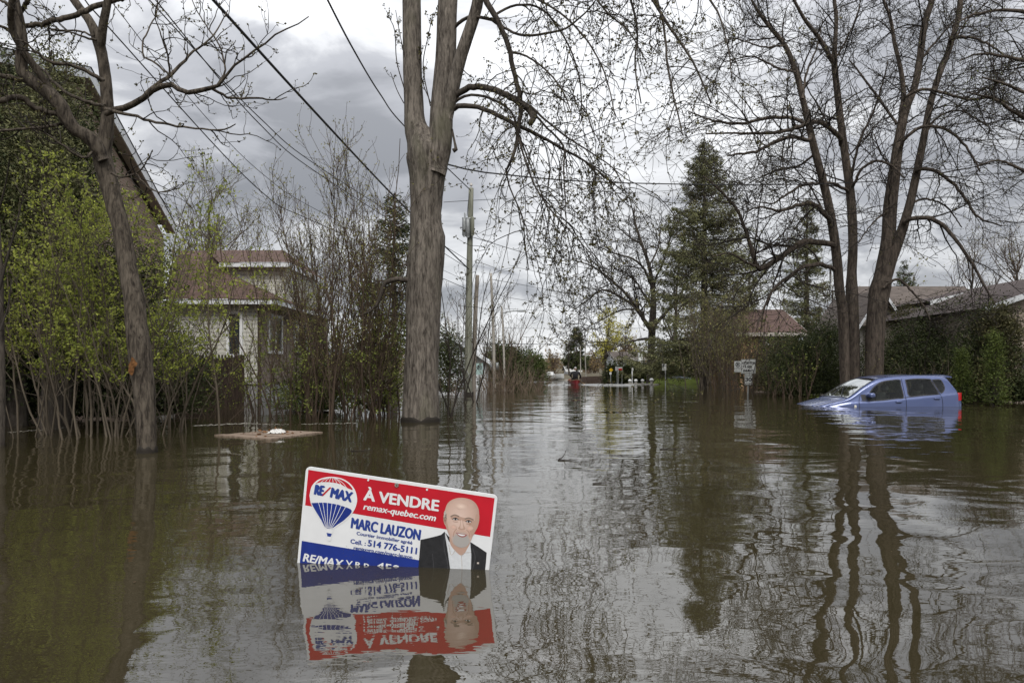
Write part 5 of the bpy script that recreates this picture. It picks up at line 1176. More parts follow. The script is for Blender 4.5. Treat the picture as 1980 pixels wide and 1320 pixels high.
# ---- the leaning tree at the left
YT1 = 7.55; r = np.random.default_rng(31)
lt = thing("leaning_tree", "leaning tree at the left with wide bare limbs and an orange trunk wound", "tree", (gx(284, YT1), YT1, 0))
g = Geo()
lumpy_trunk(g, [([(285, 910, 38), (284, 872, 35), (281, 800, 36), (279, 754, 38), (273, 705, 41), (268, 663, 42), (263, 620, 38), (260, 579, 37), (251, 540, 34), (244, 503, 33), (235, 447, 31), (223, 401, 32), (209, 348, 34), (197, 300, 34), (203, 272, 27), (208, 226, 23), (206, 174, 21), (200, 122, 20), (190, 80, 20), (174, 42, 16), (150, 10, 15), (132, -20, 14), (110, -80, 10), (95, -150, 5)], 0, .3)], YT1, 90, 22, r, .06)
lumpy_trunk(g, [([(195, 100, 14), (196, 80, 16), (200, 45, 15), (209, 0, 14), (214, -40, 12), (225, -120, 6)], .05, -.2)], YT1, 20, 14, r, .06)
lumpy_trunk(g, [([(200, 310, 20), (190, 290, 26), (181, 275, 26), (165, 260, 25), (150, 254, 24), (129, 230, 26), (115, 202, 27), (87, 174, 26), (60, 155, 24), (42, 135, 22), (43, 87, 20), (37, 40, 18), (31, 14, 17), (22, -40, 13), (10, -120, 7)], .05, -.4)], YT1, 46, 16, r, .06)
lumpy_trunk(g, [([(135, 238, 15), (118, 210, 14), (87, 157, 13), (52, 108, 13), (26, 66, 12), (21, 35, 12), (24, 0, 12), (34, -60, 8)], 0, -.7)], YT1, 24, 12, r, .06)
g.build("trunk", LEFTBARK, lt); wet_ring(lt, 284.5, YT1, 36, .06)
g = Geo(); knot(g, 258, 620, YT1 - .10, 13); knot(g, 263, 672, YT1 - .10, 20); knot(g, 232, 444, YT1 - .06, 12); g.build("knot", LEFTBARK, lt)
RAW = plain("split_orange_heartwood", (.15, .07, .027), .85, .15, .6, 34)
c0 = at(266, 706, YT1); a_, b_ = np.meshgrid(np.linspace(-1, 1, 11), np.linspace(-1, 1, 16), indexing='ij'); rad = .116
hw_ = .036 * (1 - np.abs(b_) ** 2.2) * (1 + .35 * np.sin(b_ * 7) * .6) + .004; xo = a_ * hw_ + .012 * np.sin(b_ * 3)
V = np.stack([c0[0] + .004 + xo, c0[1] - np.sqrt(np.maximum(rad ** 2 - xo ** 2, 0)) - .004 - .012 * (1 - a_ ** 2) * (1 - b_ ** 2) * .4 + r.normal(size=a_.shape) * .0025, c0[2] + b_ * .10 - .012], -1)
g = Geo(); g.grid(V); g.build("wound", RAW, lt)
lim = [([(205, 220, 10), (216, 216, 12), (251, 205, 12), (279, 188, 11), (303, 171, 11), (328, 162, 10), (341, 172, 9.5), (366, 179, 9), (397, 171, 9), (415, 171, 7), (439, 143, 5), (463, 118, 4.4), (498, 94, 3.6), (540, 62, 3), (570, 50, 2.4), (597, 33, 1.8)], 0, -.8),
       ([(279, 188, 8), (300, 164, 7.5), (328, 146, 7), (369, 105, 4.5), (404, 77, 3.2), (425, 50, 2.4), (440, 20, 1.8)], -.1, .4),
       ([(205, 212, 8), (223, 216, 7), (265, 226, 5.5), (303, 237, 5), (348, 244, 4.2), (383, 249, 3.6), (429, 251, 3), (456, 240, 2)], 0, -.9),
       ([(397, 171, 6), (415, 174, 5.5), (449, 190, 4.6), (498, 190, 3.8), (530, 194, 2.6), (555, 188, 1.6)], -.4, .2),
       ([(328, 146, 4), (305, 125, 3.8), (279, 109, 3.4), (277, 80, 3), (290, 50, 2.6), (303, 25, 2.2), (305, -10, 1.8)], -.1, .3),
       ([(328, 146, 4), (325, 110, 3.4), (312, 70, 2.6), (300, 30, 2), (306, 0, 1.6)], -.2, -.6),
       ([(415, 171, 4), (435, 140, 3.6), (425, 90, 3), (402, 55, 2.6), (380, 20, 2), (368, -10, 1.6)], -.4, -.2),
       ([(200, 12, 8), (199, 7, 10), (174, 17, 10), (146, 28, 10), (105, 40, 10), (52, 52, 9), (38, 54, 8)], .05, -.3), ([(199, 7, 8), (222, 2, 7), (244, -2, 6), (290, -15, 4)], 0, -.3),
       ([(200, 155, 6), (193, 153, 8), (164, 136, 7), (132, 125, 6.5), (98, 120, 6), (70, 101, 4.5), (45, 80, 3), (28, 78, 2)], 0, -.6),
       ([(203, 205, 6), (188, 202, 6.5), (139, 185, 6), (105, 160, 5.5), (87, 139, 4.5), (60, 120, 3)], .05, .4),
       ([(130, 230, 8), (115, 223, 10), (70, 209, 11), (35, 188, 11), (0, 195, 10), (-40, 190, 7)], 0, -.6), ([(110, 185, 8), (98, 171, 9), (35, 153, 9), (0, 146, 9), (-50, 135, 6)], 0, -.5),
       ([(125, 240, 6), (90, 245, 6), (45, 250, 5), (0, 253, 4.5), (-30, 260, 3)], 0, -.7), ([(185, 290, 5), (160, 305, 5), (120, 280, 4), (80, 252, 3), (60, 240, 2)], 0, -.5),
       ([(52, 108, 6), (20, 62, 6), (0, 52, 5), (-30, 40, 3)], 0, -.2), ([(36, 30, 9), (50, 8, 8), (60, -10, 7), (80, -50, 4)], 0, -.2), ([(34, 20, 6), (0, 0, 5), (-20, -15, 4)], 0, 0),
       ([(182, 70, 4), (150, 60, 3.5), (110, 60, 3), (92, 55, 2)], .1, .5), ([(190, 78, 5), (165, 73, 4), (135, 62, 3), (95, 55, 2.2)], 0, -.5),
       ([(215, 335, 5), (235, 342, 4.5), (262, 335, 3.6), (280, 318, 2.6), (295, 290, 1.8)], 0, -.3), ([(262, 335, 3), (290, 365, 2.6), (320, 372, 2), (345, 360, 1.5)], -.2, -.4)]
P0, R0 = traced(lim, YT1, 22, r, .08); g = Geo(); g.tubes(P0, R0, 9, True); g.build("limbs", LEFTBARK, lt)
P1, R1 = grow(r, P0, R0, 7.0, (.2, .9), (30, 80), 9, (.0048, .0085), [.2, .3, -.2, .4], .20, .15, 1.0, .0024)
P2, R2 = grow(r, P1, R1, 5.2, (.08, .36), (30, 70), 6, (.0036, .005), [.2, .4], .24, .2, 1.0, .0028)
g = Geo(); g.tubes(P1, R1, 5); g.tubes(P2, R2, 4); g.build("twigs", TWIG, lt)
g = Geo(); C = np.vstack([tips(r, P2, 3, .004, .3), tips(r, P1, 3, .004, .5)]); C = np.repeat(C, 2, 0) + r.normal(size=(len(C) * 2, 3)) * .004; g.leaves(C, r.uniform(.016, .036, len(C)), r, .6, axis=np.array([0, 0, .5])); g.build("buds", BUD, lt)
# trunk cut by the left edge
YE1 = 8.2; te = thing("edge_tree", "dark trunk sliver standing in water at the very left edge", "tree", (gx(0, YE1), YE1, 0))
g = Geo(); lumpy_trunk(g, [([(-2, 905, 20), (-1, 870, 18), (1, 760, 17), (0, 640, 15), (-2, 520, 13), (-8, 400, 11), (-14, 280, 8), (-16, 180, 5)], 0, .2)], YE1, 30, 14, r, .06); g.build("trunk", DARKBARK, te)
Pq, Rq = traced([([(-2, 560, 6), (14, 500, 4), (30, 440, 3), (45, 380, 2)], 0, .1), ([(-6, 420, 5), (10, 360, 3), (18, 310, 2)], 0, -.2), ([(0, 640, 4), (16, 590, 3), (22, 540, 2)], 0, .2)], YE1, 10)
P1, R1 = grow(r, Pq, Rq, 5, (.2, .5), (30, 60), 6, .5, [.4], .15, .2, 1, .002); g = Geo(); g.tubes(Pq, Rq, 6); g.tubes(P1, R1, 4); g.build("twigs", TWIG, te)

# ---- the twin multi-stemmed trees behind the car
def stem_tree(name, label, px, Y, stems, limbs, seed, dens=(2.2, 3.0, 3.4), bias=None, lrange=((.9, 3.2), (.4, 1.4), (.15, .55)), bend1=(.1, .2, -.4, -.3), bark_=RIGHTBARK, twig=TWIG, wetw=None, budm=BUD, budn=2, budsize=(.03, .055), base=None):
    r = np.random.default_rng(seed); t = thing(name, label, "tree", base if base is not None else (gx(px, Y), Y, 0))
    g = Geo(); lumpy_trunk(g, stems, Y, 60, 16, r, .05); Ps, Rs = traced(stems, Y, 26); g.build("trunk", bark_, t)
    Pl, Rl = traced(limbs, Y, 26, r, .10)
    g = Geo()
    if len(limbs): g.tubes(Pl, Rl, 8, True); g.build("limbs", bark_, t)
    allP = np.concatenate([Ps, Pl]) if len(limbs) else Ps; allR = np.concatenate([Rs, Rl]) if len(limbs) else Rs
    q = Y / 22.
    P1a, R1a = grow(r, Pl, Rl, dens[0], lrange[0], (25, 75), 10, .42, bend1, .13, .12, 1.0, .010 * q, bias=bias) if len(limbs) else (np.zeros((0, 10, 3)), np.zeros((0, 10)))
    P1b, R1b = grow(r, Ps, Rs, dens[0] * .8, lrange[0], (30, 80), 10, (.012 * q, .03 * q), (.4, .1, -.5, -.4), .13, .40, 1.0, .010 * q, bias=bias)
    P1, R1 = np.concatenate([P1a, P1b]), np.concatenate([R1a, R1b])
    P2, R2 = grow(r, P1, R1, dens[1], lrange[1], (25, 70), 7, .55, (.1, .1, -.2, .2), .17, .1, 1.0, .0085 * q)
    P3, R3 = grow(r, P2, R2, dens[2], lrange[2], (25, 70), 5, .7, (.2, .1), .18, .1, 1.0, .0068 * q)
    g = Geo(); g.tubes(P1, R1, 5); g.tubes(P2, R2, 4); g.tubes(P3, R3, 3); g.build("twigs", twig, t)
    g = Geo(); C = np.vstack([tips(r, P3, budn, .012, .2), tips(r, P2, budn, .012, .4)]); g.leaves(C, r.uniform(*budsize, len(C)), r, .55); g.build("buds", budm, t)
    return t
Y1 = 22.5
t1 = stem_tree("bare_tree", "left one of the twin bare trees behind the blue car, two parallel stems", 1645, Y1,
 [([(1638, 775, 20), (1634, 745, 18), (1630, 611, 19), (1623, 560, 18), (1619, 509, 17.5), (1611, 445, 17), (1596, 369, 15.5), (1577, 297, 14), (1564, 242, 12.5), (1552, 191, 11), (1539, 140, 10), (1518, 89, 9), (1484, 47, 7), (1462, 17, 5), (1446, -15, 4), (1420, -60, 3)], 0, -.8),
  ([(1653, 775, 24), (1652, 745, 22), (1650, 629, 21), (1647, 560, 22), (1647, 530, 18), (1649, 467, 17), (1645, 382, 16), (1636, 314, 15), (1628, 255, 13.5), (1619, 178, 12), (1613, 119, 11), (1615, 76, 8), (1617, 34, 7.5), (1613, 0, 7), (1610, -60, 5), (1612, -130, 3)], .15, .3),
  ([(1613, 125, 9), (1585, 76, 8), (1556, 38, 6.5), (1535, 0, 5), (1510, -50, 3)], .2, -.6)],
 [([(1567, 260, 8), (1564, 271, 8), (1535, 265, 7.5), (1501, 274, 7), (1458, 293, 5.5), (1407, 301, 3.5)], -.6, -1.8),
  ([(1626, 280, 9), (1622, 265, 9), (1598, 244, 8.5), (1573, 235, 8), (1535, 248, 7.5), (1496, 257, 6), (1441, 257, 4.5), (1365, 259, 3)], .2, -2.2),
  ([(1560, 240, 7), (1526, 227, 7), (1484, 229, 6.5), (1441, 238, 6), (1407, 238, 5), (1365, 229, 3.5), (1330, 215, 2)], -.6, .6),
  ([(1605, 435, 9), (1602, 424, 9), (1577, 395, 9), (1552, 395, 8), (1509, 407, 5.5), (1470, 400, 3.5), (1440, 410, 2)], -.4, -1.6),
  ([(1617, 490, 11), (1615, 475, 11), (1585, 469, 11.5), (1552, 469, 11.5), (1526, 484, 11), (1496, 505, 11), (1467, 518, 10), (1454, 488, 8), (1441, 445, 6.5), (1424, 403, 5.5), (1390, 365, 4), (1360, 340, 2.5)], -.2, -1.6),
  ([(1467, 518, 6), (1440, 505, 5), (1410, 490, 3.5), (1380, 495, 2)], -1.2, -1.6),
  ([(1618, 535, 8), (1615, 522, 8), (1585, 511, 8.5), (1552, 518, 8), (1518, 539, 6.5), (1496, 560, 5), (1475, 600, 3.5), (1462, 640, 2)], 0, -1.6),
  ([(1640, 372, 6), (1632, 365, 6), (1602, 354, 6), (1552, 358, 5.5), (1513, 382, 4), (1493, 394, 3), (1460, 390, 2)], .2, -1.2),
  ([(1646, 345, 5), (1649, 327, 5), (1662, 272, 4.5), (1683, 229, 4), (1704, 170, 3.2), (1717, 119, 2)], .2, .8),
  ([(1649, 360, 6), (1653, 352, 6), (1666, 327, 5.5), (1692, 312, 5), (1721, 318, 4), (1750, 345, 2.5)], .1, -1.0),
  ([(1613, 119, 4), (1640, 70, 3.4), (1660, 20, 2.6), (1665, -20, 2)], .2, -.4), ([(1552, 191, 5), (1560, 140, 4), (1580, 90, 3), (1590, 40, 2)], -.7, .3),
  ([(1539, 140, 5), (1500, 130, 4), (1455, 110, 3), (1400, 120, 2)], -.7, .4), ([(1518, 89, 4), (1470, 90, 3), (1420, 75, 2.4), (1380, 90, 1.6)], -.8, -2),
  ([(1577, 297, 5), (1545, 320, 4), (1500, 330, 3), (1455, 350, 2)], -.4, .8)], 41, (3.8, 3.6, 3.6))
t2 = stem_tree("bare_tree", "right one of the twin bare trees behind the blue car, thick low-forking stem", 1691, Y1 - .3,
 [([(1690, 775, 36), (1690, 745, 33), (1693, 629, 34), (1702, 560, 37), (1706, 545, 34), (1717, 467, 26), (1721, 403, 25), (1730, 331, 21), (1738, 272, 18), (1751, 212, 15), (1768, 170, 13), (1778, 119, 12.5), (1787, 51, 12), (1802, 0, 11), (1815, -60, 8), (1826, -130, 4)], 0, .2),
  ([(1712, 545, 20), (1725, 500, 19), (1740, 458, 18.5), (1759, 395, 16), (1774, 327, 14), (1787, 263, 13), (1798, 204, 12), (1815, 148, 11), (1836, 93, 10.5), (1853, 34, 10), (1857, 0, 9.5), (1865, -70, 6), (1880, -140, 3)], -.1, -.7),
  ([(1740, 240, 10), (1742, 229, 10), (1747, 178, 9), (1740, 127, 8), (1730, 85, 7), (1721, 34, 6), (1708, 0, 5), (1690, -50, 3)], .1, .9)],
 [([(1772, 335, 6), (1774, 327, 7), (1802, 329, 7), (1836, 348, 6), (1865, 382, 5), (1891, 420, 4), (1938, 437, 2.5)], -.3, -1.4),
  ([(1748, 438, 8), (1751, 429, 8.5), (1776, 420, 8.5), (1815, 429, 8), (1844, 458, 6.5), (1874, 501, 5.5), (1904, 552, 4), (1925, 590, 2.5)], -.3, -1.6),
  ([(1743, 285, 6), (1747, 272, 6.5), (1772, 250, 6.5), (1806, 244, 6), (1844, 259, 5), (1874, 293, 4), (1895, 331, 3)], -.1, -1.4),
  ([(1748, 195, 5), (1751, 187, 6), (1789, 172, 6), (1830, 182, 5.5), (1874, 193, 5), (1929, 191, 4), (1980, 221, 2.5)], 0, -1.3),
  ([(1838, 85, 5), (1840, 76, 5), (1874, 72, 5), (1916, 89, 4), (1959, 119, 2.6)], -.6, -1.4),
  ([(1732, 240, 5), (1730, 233, 5), (1696, 187, 4.5), (1662, 140, 3.5), (1641, 115, 2)], .1, .8),
  ([(1708, 556, 5), (1735, 540, 5), (1760, 560, 4), (1785, 590, 3), (1800, 620, 2)], -.3, -1.0),
  ([(1778, 119, 5), (1810, 80, 4), (1845, 40, 3), (1880, 10, 2)], .2, .6), ([(1836, 93, 4), (1870, 40, 3), (1910, 5, 2)], -.6, .4), ([(1787, 263, 5), (1815, 225, 4), (1860, 215, 3), (1910, 245, 2)], -.4, .5),
  ([(1759, 395, 5), (1790, 385, 4), (1830, 400, 3), (1860, 440, 2)], -.3, .5), ([(1721, 403, 4), (1700, 420, 3.4), (1680, 440, 2.6), (1660, 470, 2)], .1, -1), ([(1730, 331, 4), (1705, 300, 3), (1690, 260, 2)], .1, -.9)], 42, (3.8, 3.6, 3.6))
t3 = stem_tree("overhanging_tree", "fine level bare branches of a tree reaching in at the top right edge", 2230, 17,
 [([(2240, 860, 50), (2230, 700, 46), (2225, 500, 42), (2215, 300, 36), (2205, 100, 28), (2200, -100, 18)], 0, 0)],
 [([(2215, 320, 16), (2120, 270, 13), (2040, 255, 10), (1975, 225, 7), (1920, 190, 5), (1870, 180, 2.5)], 0, -.5), ([(2212, 240, 14), (2110, 170, 11), (2020, 130, 9), (1950, 110, 6), (1890, 105, 4), (1850, 120, 2)], 0, .6),
  ([(2205, 140, 14), (2100, 60, 10), (2010, 30, 8), (1940, 20, 6), (1880, 30, 4), (1840, 50, 2)], 0, -.6), ([(2218, 380, 14), (2120, 360, 11), (2040, 350, 8), (1980, 330, 6), (1930, 310, 4), (1890, 320, 2)], 0, .4),
  ([(2203, 60, 12), (2100, -30, 9), (2000, -50, 7), (1920, -30, 5), (1860, -10, 3)], 0, .4), ([(2216, 330, 12), (2110, 220, 9), (2020, 195, 7), (1950, 165, 5), (1900, 150, 3)], 0, -1.2)], 43, (4.2, 4.4, 4.0), lrange=((.5, 1.5), (.25, .8), (.1, .35)), bend1=(.1, .1, -.1, .1), base=(gx(2235, 17), 17, 0), budm=BUDGREEN, budsize=(.02, .035))
# ---- the spreading bare oak
YOK = 50
t4 = stem_tree("spreading_bare_tree", "wide spreading leafless tree with crooked limbs standing by the hedge beyond the water", 1258, YOK,
 [([(1258, 745, 20), (1258, 730, 16), (1259, 690, 14), (1260, 654, 14), (1262, 619, 14), (1263, 566, 9), (1255, 514, 7), (1241, 472, 5.5), (1227, 427, 4), (1226, 400, 2)], 0, .5)],
 [([(1260, 645, 7), (1258, 640, 8), (1234, 598, 7), (1209, 566, 5.5), (1174, 535, 4), (1143, 514, 3), (1110, 503, 2)], 0, -3), ([(1256, 635, 7), (1240, 610, 6.5), (1216, 584, 5), (1168, 560, 3.5), (1136, 580, 2.6), (1108, 600, 1.6)], 0, 2),
  ([(1262, 560, 5), (1245, 520, 4.5), (1223, 500, 4), (1188, 490, 3), (1160, 478, 2)], 0, -2), ([(1264, 632, 7), (1272, 622, 6.5), (1293, 598, 6), (1312, 575, 4), (1330, 540, 2.6)], 0, 2), ([(1263, 560, 5), (1270, 535, 4.5), (1279, 514, 4), (1293, 472, 3), (1300, 440, 1.8)], 0, -2),
  ([(1257, 655, 5), (1245, 655, 4.5), (1216, 661, 3.5), (1190, 672, 2.4), (1170, 685, 1.6)], 0, -3), ([(1258, 590, 5), (1240, 560, 4), (1225, 540, 3), (1200, 520, 2)], 0, 3), ([(1241, 472, 4), (1220, 460, 3), (1195, 440, 2)], .3, 2), ([(1255, 514, 4), (1272, 480, 3), (1278, 440, 2)], .3, 3),
  ([(1234, 598, 4), (1200, 600, 3), (1160, 620, 2.2), (1125, 640, 1.5)], -1, -3)], 44, (2.2, 2.6, 2.2), lrange=((1.0, 3.6), (.6, 2.0), (.3, 1.0)), bend1=(.1, .2, .1, .3), bark_=DARKBARK, budn=1, budsize=(.05, .09))

# ---- spruces
def spruce(name, label, px, Y, py_top, radius, seed, z0=1.0, mat=SPRUCE, n=150, per=110, ns=(.13, .27)):
    r = np.random.default_rng(seed); x = gx(px, Y); h = gz(py_top, Y); t = thing(name, label, "tree", (x, Y, 0))
    P = np.stack([np.full(10, x), np.full(10, Y), np.linspace(-1, h, 10)], 1); g = Geo(); g.tubes(P, np.linspace(h * .022, .02, 10), 9, True); g.build("trunk", DARKBARK, t)
    u = np.sort(r.uniform(0, 1, n)) ** .8; z = z0 + (h - z0) * u; az = r.uniform(0, 2 * np.pi, n) ; Ln = radius * (1 - u) ** .85 * r.uniform(.72, 1.15, n) + .18
    k = 9; s = np.linspace(0, 1, k); out = np.stack([np.cos(az), np.sin(az)], 1)
    dz = (-.34 * s + .30 * s ** 2.2)[None] * Ln[:, None] + (u[:, None] ** 2) * s[None] * Ln[:, None] * .6
    B = np.stack([x + out[:, :1] * s * Ln[:, None], Y + out[:, 1:] * s * Ln[:, None], z[:, None] + dz], -1); B += r.normal(size=B.shape) * .03 * Ln[:, None, None]
    g = Geo(); g.tubes(B, (np.linspace(.035, .008, k)[None] * np.ones((n, 1))), 4); g.build("branches", DARKBARK, t)
    # side sprays carrying hanging needles
    m = n * per; bi = r.choice(n, m, p=Ln / Ln.sum()); sv = r.uniform(.02, 1, m) ** .75 * (k - 1); i = np.minimum(sv.astype(int), k - 2); f = (sv - i)[:, None]
    c = B[bi, i] * (1 - f) + B[bi, i + 1] * f; side = np.stack([-out[bi, 1], out[bi, 0], np.zeros(m)], 1); wd = Ln[bi] * .24 * (1.15 - sv / (k - 1))
    o = r.normal(size=m) * .62 * wd; c = c + side * o[:, None]; c[:, 2] -= np.abs(o) * .3 + np.abs(r.normal(size=m)) * .14
    ax = np.stack([out[bi, 0] * .8, out[bi, 1] * .8, np.full(m, -.55)], 1) * 1.6 + side * np.sign(o)[:, None] * .8
    g = Geo(); g.leaves(c, r.uniform(*ns, m), r, .25, axis=ax); g.build("foliage", mat, t); return t
spruce("big_spruce", "tallest spruce, broad and ragged, right of the spreading bare tree", 1362, 45, 272, 5.5, 51, 1.2, n=300, per=250)
spruce("small_spruce", "slim spruce with sky around its tip, seen between the big spruce and the twin trees", 1560, 58, 385, 3.4, 52, 1.5, n=140, per=220)
spruce("small_spruce", "distant dark spruce peeking over the long grey-brown roof right of the twin trees", 1748, 60, 505, 1.8, 53, 4, mat=CEDAR, n=60, per=60)
spruce("small_spruce", "small dark far spruce right of the canoe", 1115, 95, 632, 2.1, 54, 1.5, mat=CEDAR, n=70, per=60, ns=(.3, .6))
spruce("small_spruce", "dark narrow spruce just left of the big trunk, behind the saplings", 762, 24, 375, 1.6, 55, 1.5, mat=CEDAR, n=110, per=60, ns=(.10, .2))

# ---- cedars, hedges and evergreen bushes
def evergreen(name, label, px, Y, py_top, radius, seed, mat=CEDAR, n=9000, shape='cone', z0=0.0, size=(.06, .12), cat="shrub", clumps=90, trunkvis=False, group=None, ry=None):
    r = np.random.default_rng(seed); x = gx(px, Y); h = max(gz(py_top, Y) - 1.3 * (.20 * radius + min(.10, .12 * radius)), .25); t = thing(name, label, cat, (x, Y, 0), group); ry = ry or radius
    P = np.stack([x + r.normal(size=8) * .03, Y + r.normal(size=8) * .03, np.linspace(-1, h * .85, 8)], 1); tr = max(.03, min(.14, h * .02)) * (1.6 if trunkvis else 1)
    g = Geo(); g.tubes(P, np.linspace(tr, tr * .3, 8), 9, True)
    cu = r.uniform(0, 1, clumps); az = r.uniform(0, 2 * np.pi, clumps)
    prof = {'cone': (1 - cu) ** .75 * (.35 + .65 * np.minimum(cu * 8, 1)), 'blob': np.sqrt(np.maximum(1 - (2 * cu - .9) ** 2, .06)).clip(0, 1), 'round': np.sqrt(np.maximum(1 - (cu * 1.02) ** 2.4, .05))}[shape]
    rr = np.sqrt(r.uniform(.10, 1, clumps)) * prof; C = np.stack([x + radius * rr * np.cos(az), Y + ry * rr * np.sin(az), z0 + (h - z0) * cu], 1)
    K = 6; s = np.linspace(0, 1, K)[None, :, None]; st = np.stack([np.full(clumps, x), np.full(clumps, Y), np.maximum(C[:, 2] - (.25 + rr * radius * .5), .05)], 1)
    B = st[:, None] * (1 - s) + C[:, None] * s; g.tubes(B, np.linspace(.022, .006, K)[None] * np.ones((clumps, 1)) * max(1, tr / .08), 4); g.build("trunk", DARKBARK, t)
    ci = r.integers(0, clumps, n); sp = .20 * radius + min(.10, .12 * radius)
    c = C[ci] + r.normal(size=(n, 3)) * np.array([sp, sp * ry / radius, sp * 1.1]); c[:, 2] = np.where(c[:, 2] < .03, r.uniform(.03, .5, n), c[:, 2])
    ax = np.stack([np.cos(az[ci]), np.sin(az[ci]), np.full(n, .9)], 1) * .9
    g = Geo(); g.leaves(c, r.uniform(*size, n), r, .38, axis=ax); g.build("foliage", mat, t); return t
# behind the left thicket
evergreen("cedar_tree", "tall dark cedar behind the left thicket, under the leaning tree's left limbs", 30, 11.2, 110, 1.1, 61, CEDAR, 40000, 'blob', 1.3, (.035, .085), "tree", 170, True)
evergreen("cedar_tree", "dark cedar between the left thicket and the brick house's gable", 130, 11.8, 170, .62, 62, CEDAR, 26000, 'blob', 1.2, (.035, .085), "tree", 150, True)
evergreen("cedar_tree", "tall ragged cedar rising through the leaning tree's left limbs", 92, 10.6, 70, .5, 69, SPRUCE, 20000, 'blob', 1.6, (.03, .075), "tree", 130, True)
evergreen("cedar_tree", "dark cedar cut by the left edge behind the thicket", -40, 10.6, 200, 1.0, 63, CEDAR, 16000, 'blob', .9, (.035, .085), "tree", 120, True)
evergreen("cedar_tree", "shorter dark cedar right behind the leaning tree's trunk", 262, 12.4, 450, .8, 64, CEDAR, 12000, 'round', .4, (.035, .085), "tree", 90, True)
for i, (px, Y, pt, rad, lb) in enumerate(((25, 12.0, 600, .8, "low dark evergreen behind the thicket at the left edge"), (105, 12.4, 590, .8, "low dark evergreen between the thicket's crooked pale stems"), (190, 12.8, 610, .8, "low dark evergreen behind the stems left of the leaning trunk"), (330, 13.6, 640, .7, "low dark evergreen between the leaning trunk and the dark fence"))):
    evergreen("evergreen_bush", lb, px, Y, pt, rad, 65 + i, CEDAR, 9000, 'round', 0.1, (.04, .09), "shrub", 80, group="low evergreens behind the left thicket")
# around and behind the car
CEDARMIX = leafmat("browned_cedar_fronds", (.030, .030, .014), (.115, .105, .045), trans=.1, scale=1.6)
HED = [("cedar_shrub", "dark rounded cedar bush left of the twin trunks, its foot in the water", 1556, 25, 640, 1.05, 'blob'), ("cedar_shrub", "lower cedar bush nearest the speed sign", 1512, 28.5, 664, .8, 'blob'),
       ("cedar_shrub", "tall cedar bush directly behind the left twin trunks", 1606, 26, 618, 1.2, 'blob'), ("cedar_shrub", "cedar bush above the blue car's roof, right of the twin trunks", 1752, 24.5, 632, 1.15, 'blob'),
       ("cedar_shrub", "tall pointed cedar in front of the small white dormer gable", 1752, 26.5, 590, .8, 'cone'), ("cedar_shrub", "big dark cedar under the wide white gable edge", 1836, 24, 590, 1.4, 'blob'),
       ("cedar_shrub", "big dark cedar against the tan house, at its left corner", 1905, 20.5, 588, 1.05, 'blob'), ("cedar_shrub", "tallest dark cedar touching the tan siding at the right", 1930, 19.8, 585, .55, 'blob'),
       ("cedar_shrub", "low cedar bush between the car's tail and the first young cedar", 1800, 22.5, 668, .9, 'blob'), ("cedar_shrub", "low cedar bush cut by the right edge", 1988, 19.4, 735, .5, 'blob')]
for i, (nm, lb, px, Y, pt, rad, shp) in enumerate(HED): evergreen(nm, lb, px, Y, pt, rad, 70 + i, (CEDAR, CEDARMIX, CEDAR)[i % 3], int(14500 * max(.5, rad)), shp, .1, (.05, .12), "shrub", 62, group="dark cedar bushes behind the blue car")
for i, (px, Y, pt, rad, lb) in enumerate(((1861, 18.6, 672, .24, "young green cone-shaped cedar just right of the car's red tail lamp"), (1923, 17.8, 640, .29, "taller young cone-shaped cedar near the right edge"))):
    evergreen("young_cedar", lb, px, Y, pt, rad, 90 + i, YOUNGCEDAR, 6000, 'cone', 0, (.03, .075), "shrub", 90, group="young cedars in the water behind the car")
# hedge of clipped cedars on the far side of the street
for i in range(7):
    px = 1183 + i * 14.5; evergreen("clipped_hedge", "clipped dark green hedge section beside the spreading bare tree", px, 51.5 + .2 * (i % 2), 706 + (i % 3) - i * .4, .52, 100 + i, CEDAR, 2600, 'round', 0, (.14, .26), "hedge", 40, group="clipped hedge along the far lawn")
evergreen("round_evergreen", "larger of the two round dark evergreens behind the pale utility poles", 968, 48, 668, 1.35, 110, CEDAR, 6500, 'round', .1, (.14, .28), "tree", 70)
evergreen("round_evergreen", "broad dark evergreen behind the street lamp pole", 995, 50, 672, 1.15, 112, CEDAR, 5000, 'round', .1, (.14, .28), "tree", 60)
evergreen("round_evergreen", "smaller round evergreen at the far left bank, nearest the open street", 1030, 56, 680, 1.15, 111, CEDARGREEN, 5000, 'round', .1, (.15, .3), "tree", 60)
evergreen("evergreen_bush", "dark evergreen bush between the big trunk and the green pole", 868, 27, 640, .8, 113, CEDAR, 4500, 'round', .2, (.08, .16), "shrub", 60)
evergreen("evergreen_bush", "broad dark green bush under the big spruce's skirt", 1328, 54, 645, 2.5, 114, CEDARGREEN, 9500, 'round', .3, (.15, .3), "shrub", 90)
evergreen("evergreen_bush", "dark bush beneath the slim spruce left of the twin trees", 1500, 36, 655, 1.6, 115, CEDAR, 7000, 'round', .2, (.12, .24), "shrub", 80)
evergreen("evergreen_bush", "dark green bush low in the shrubs left of the big trunk", 622, 15.5, 690, .8, 116, CEDARGREEN, 6500, 'round', .0, (.05, .10), "shrub", 70)
evergreen("evergreen_bush", "green leafy mass beside the big trunk's left flank", 722, 14.0, 590, .75, 117, LEAFMID, 5200, 'blob', .2, (.045, .085), "shrub", 80)

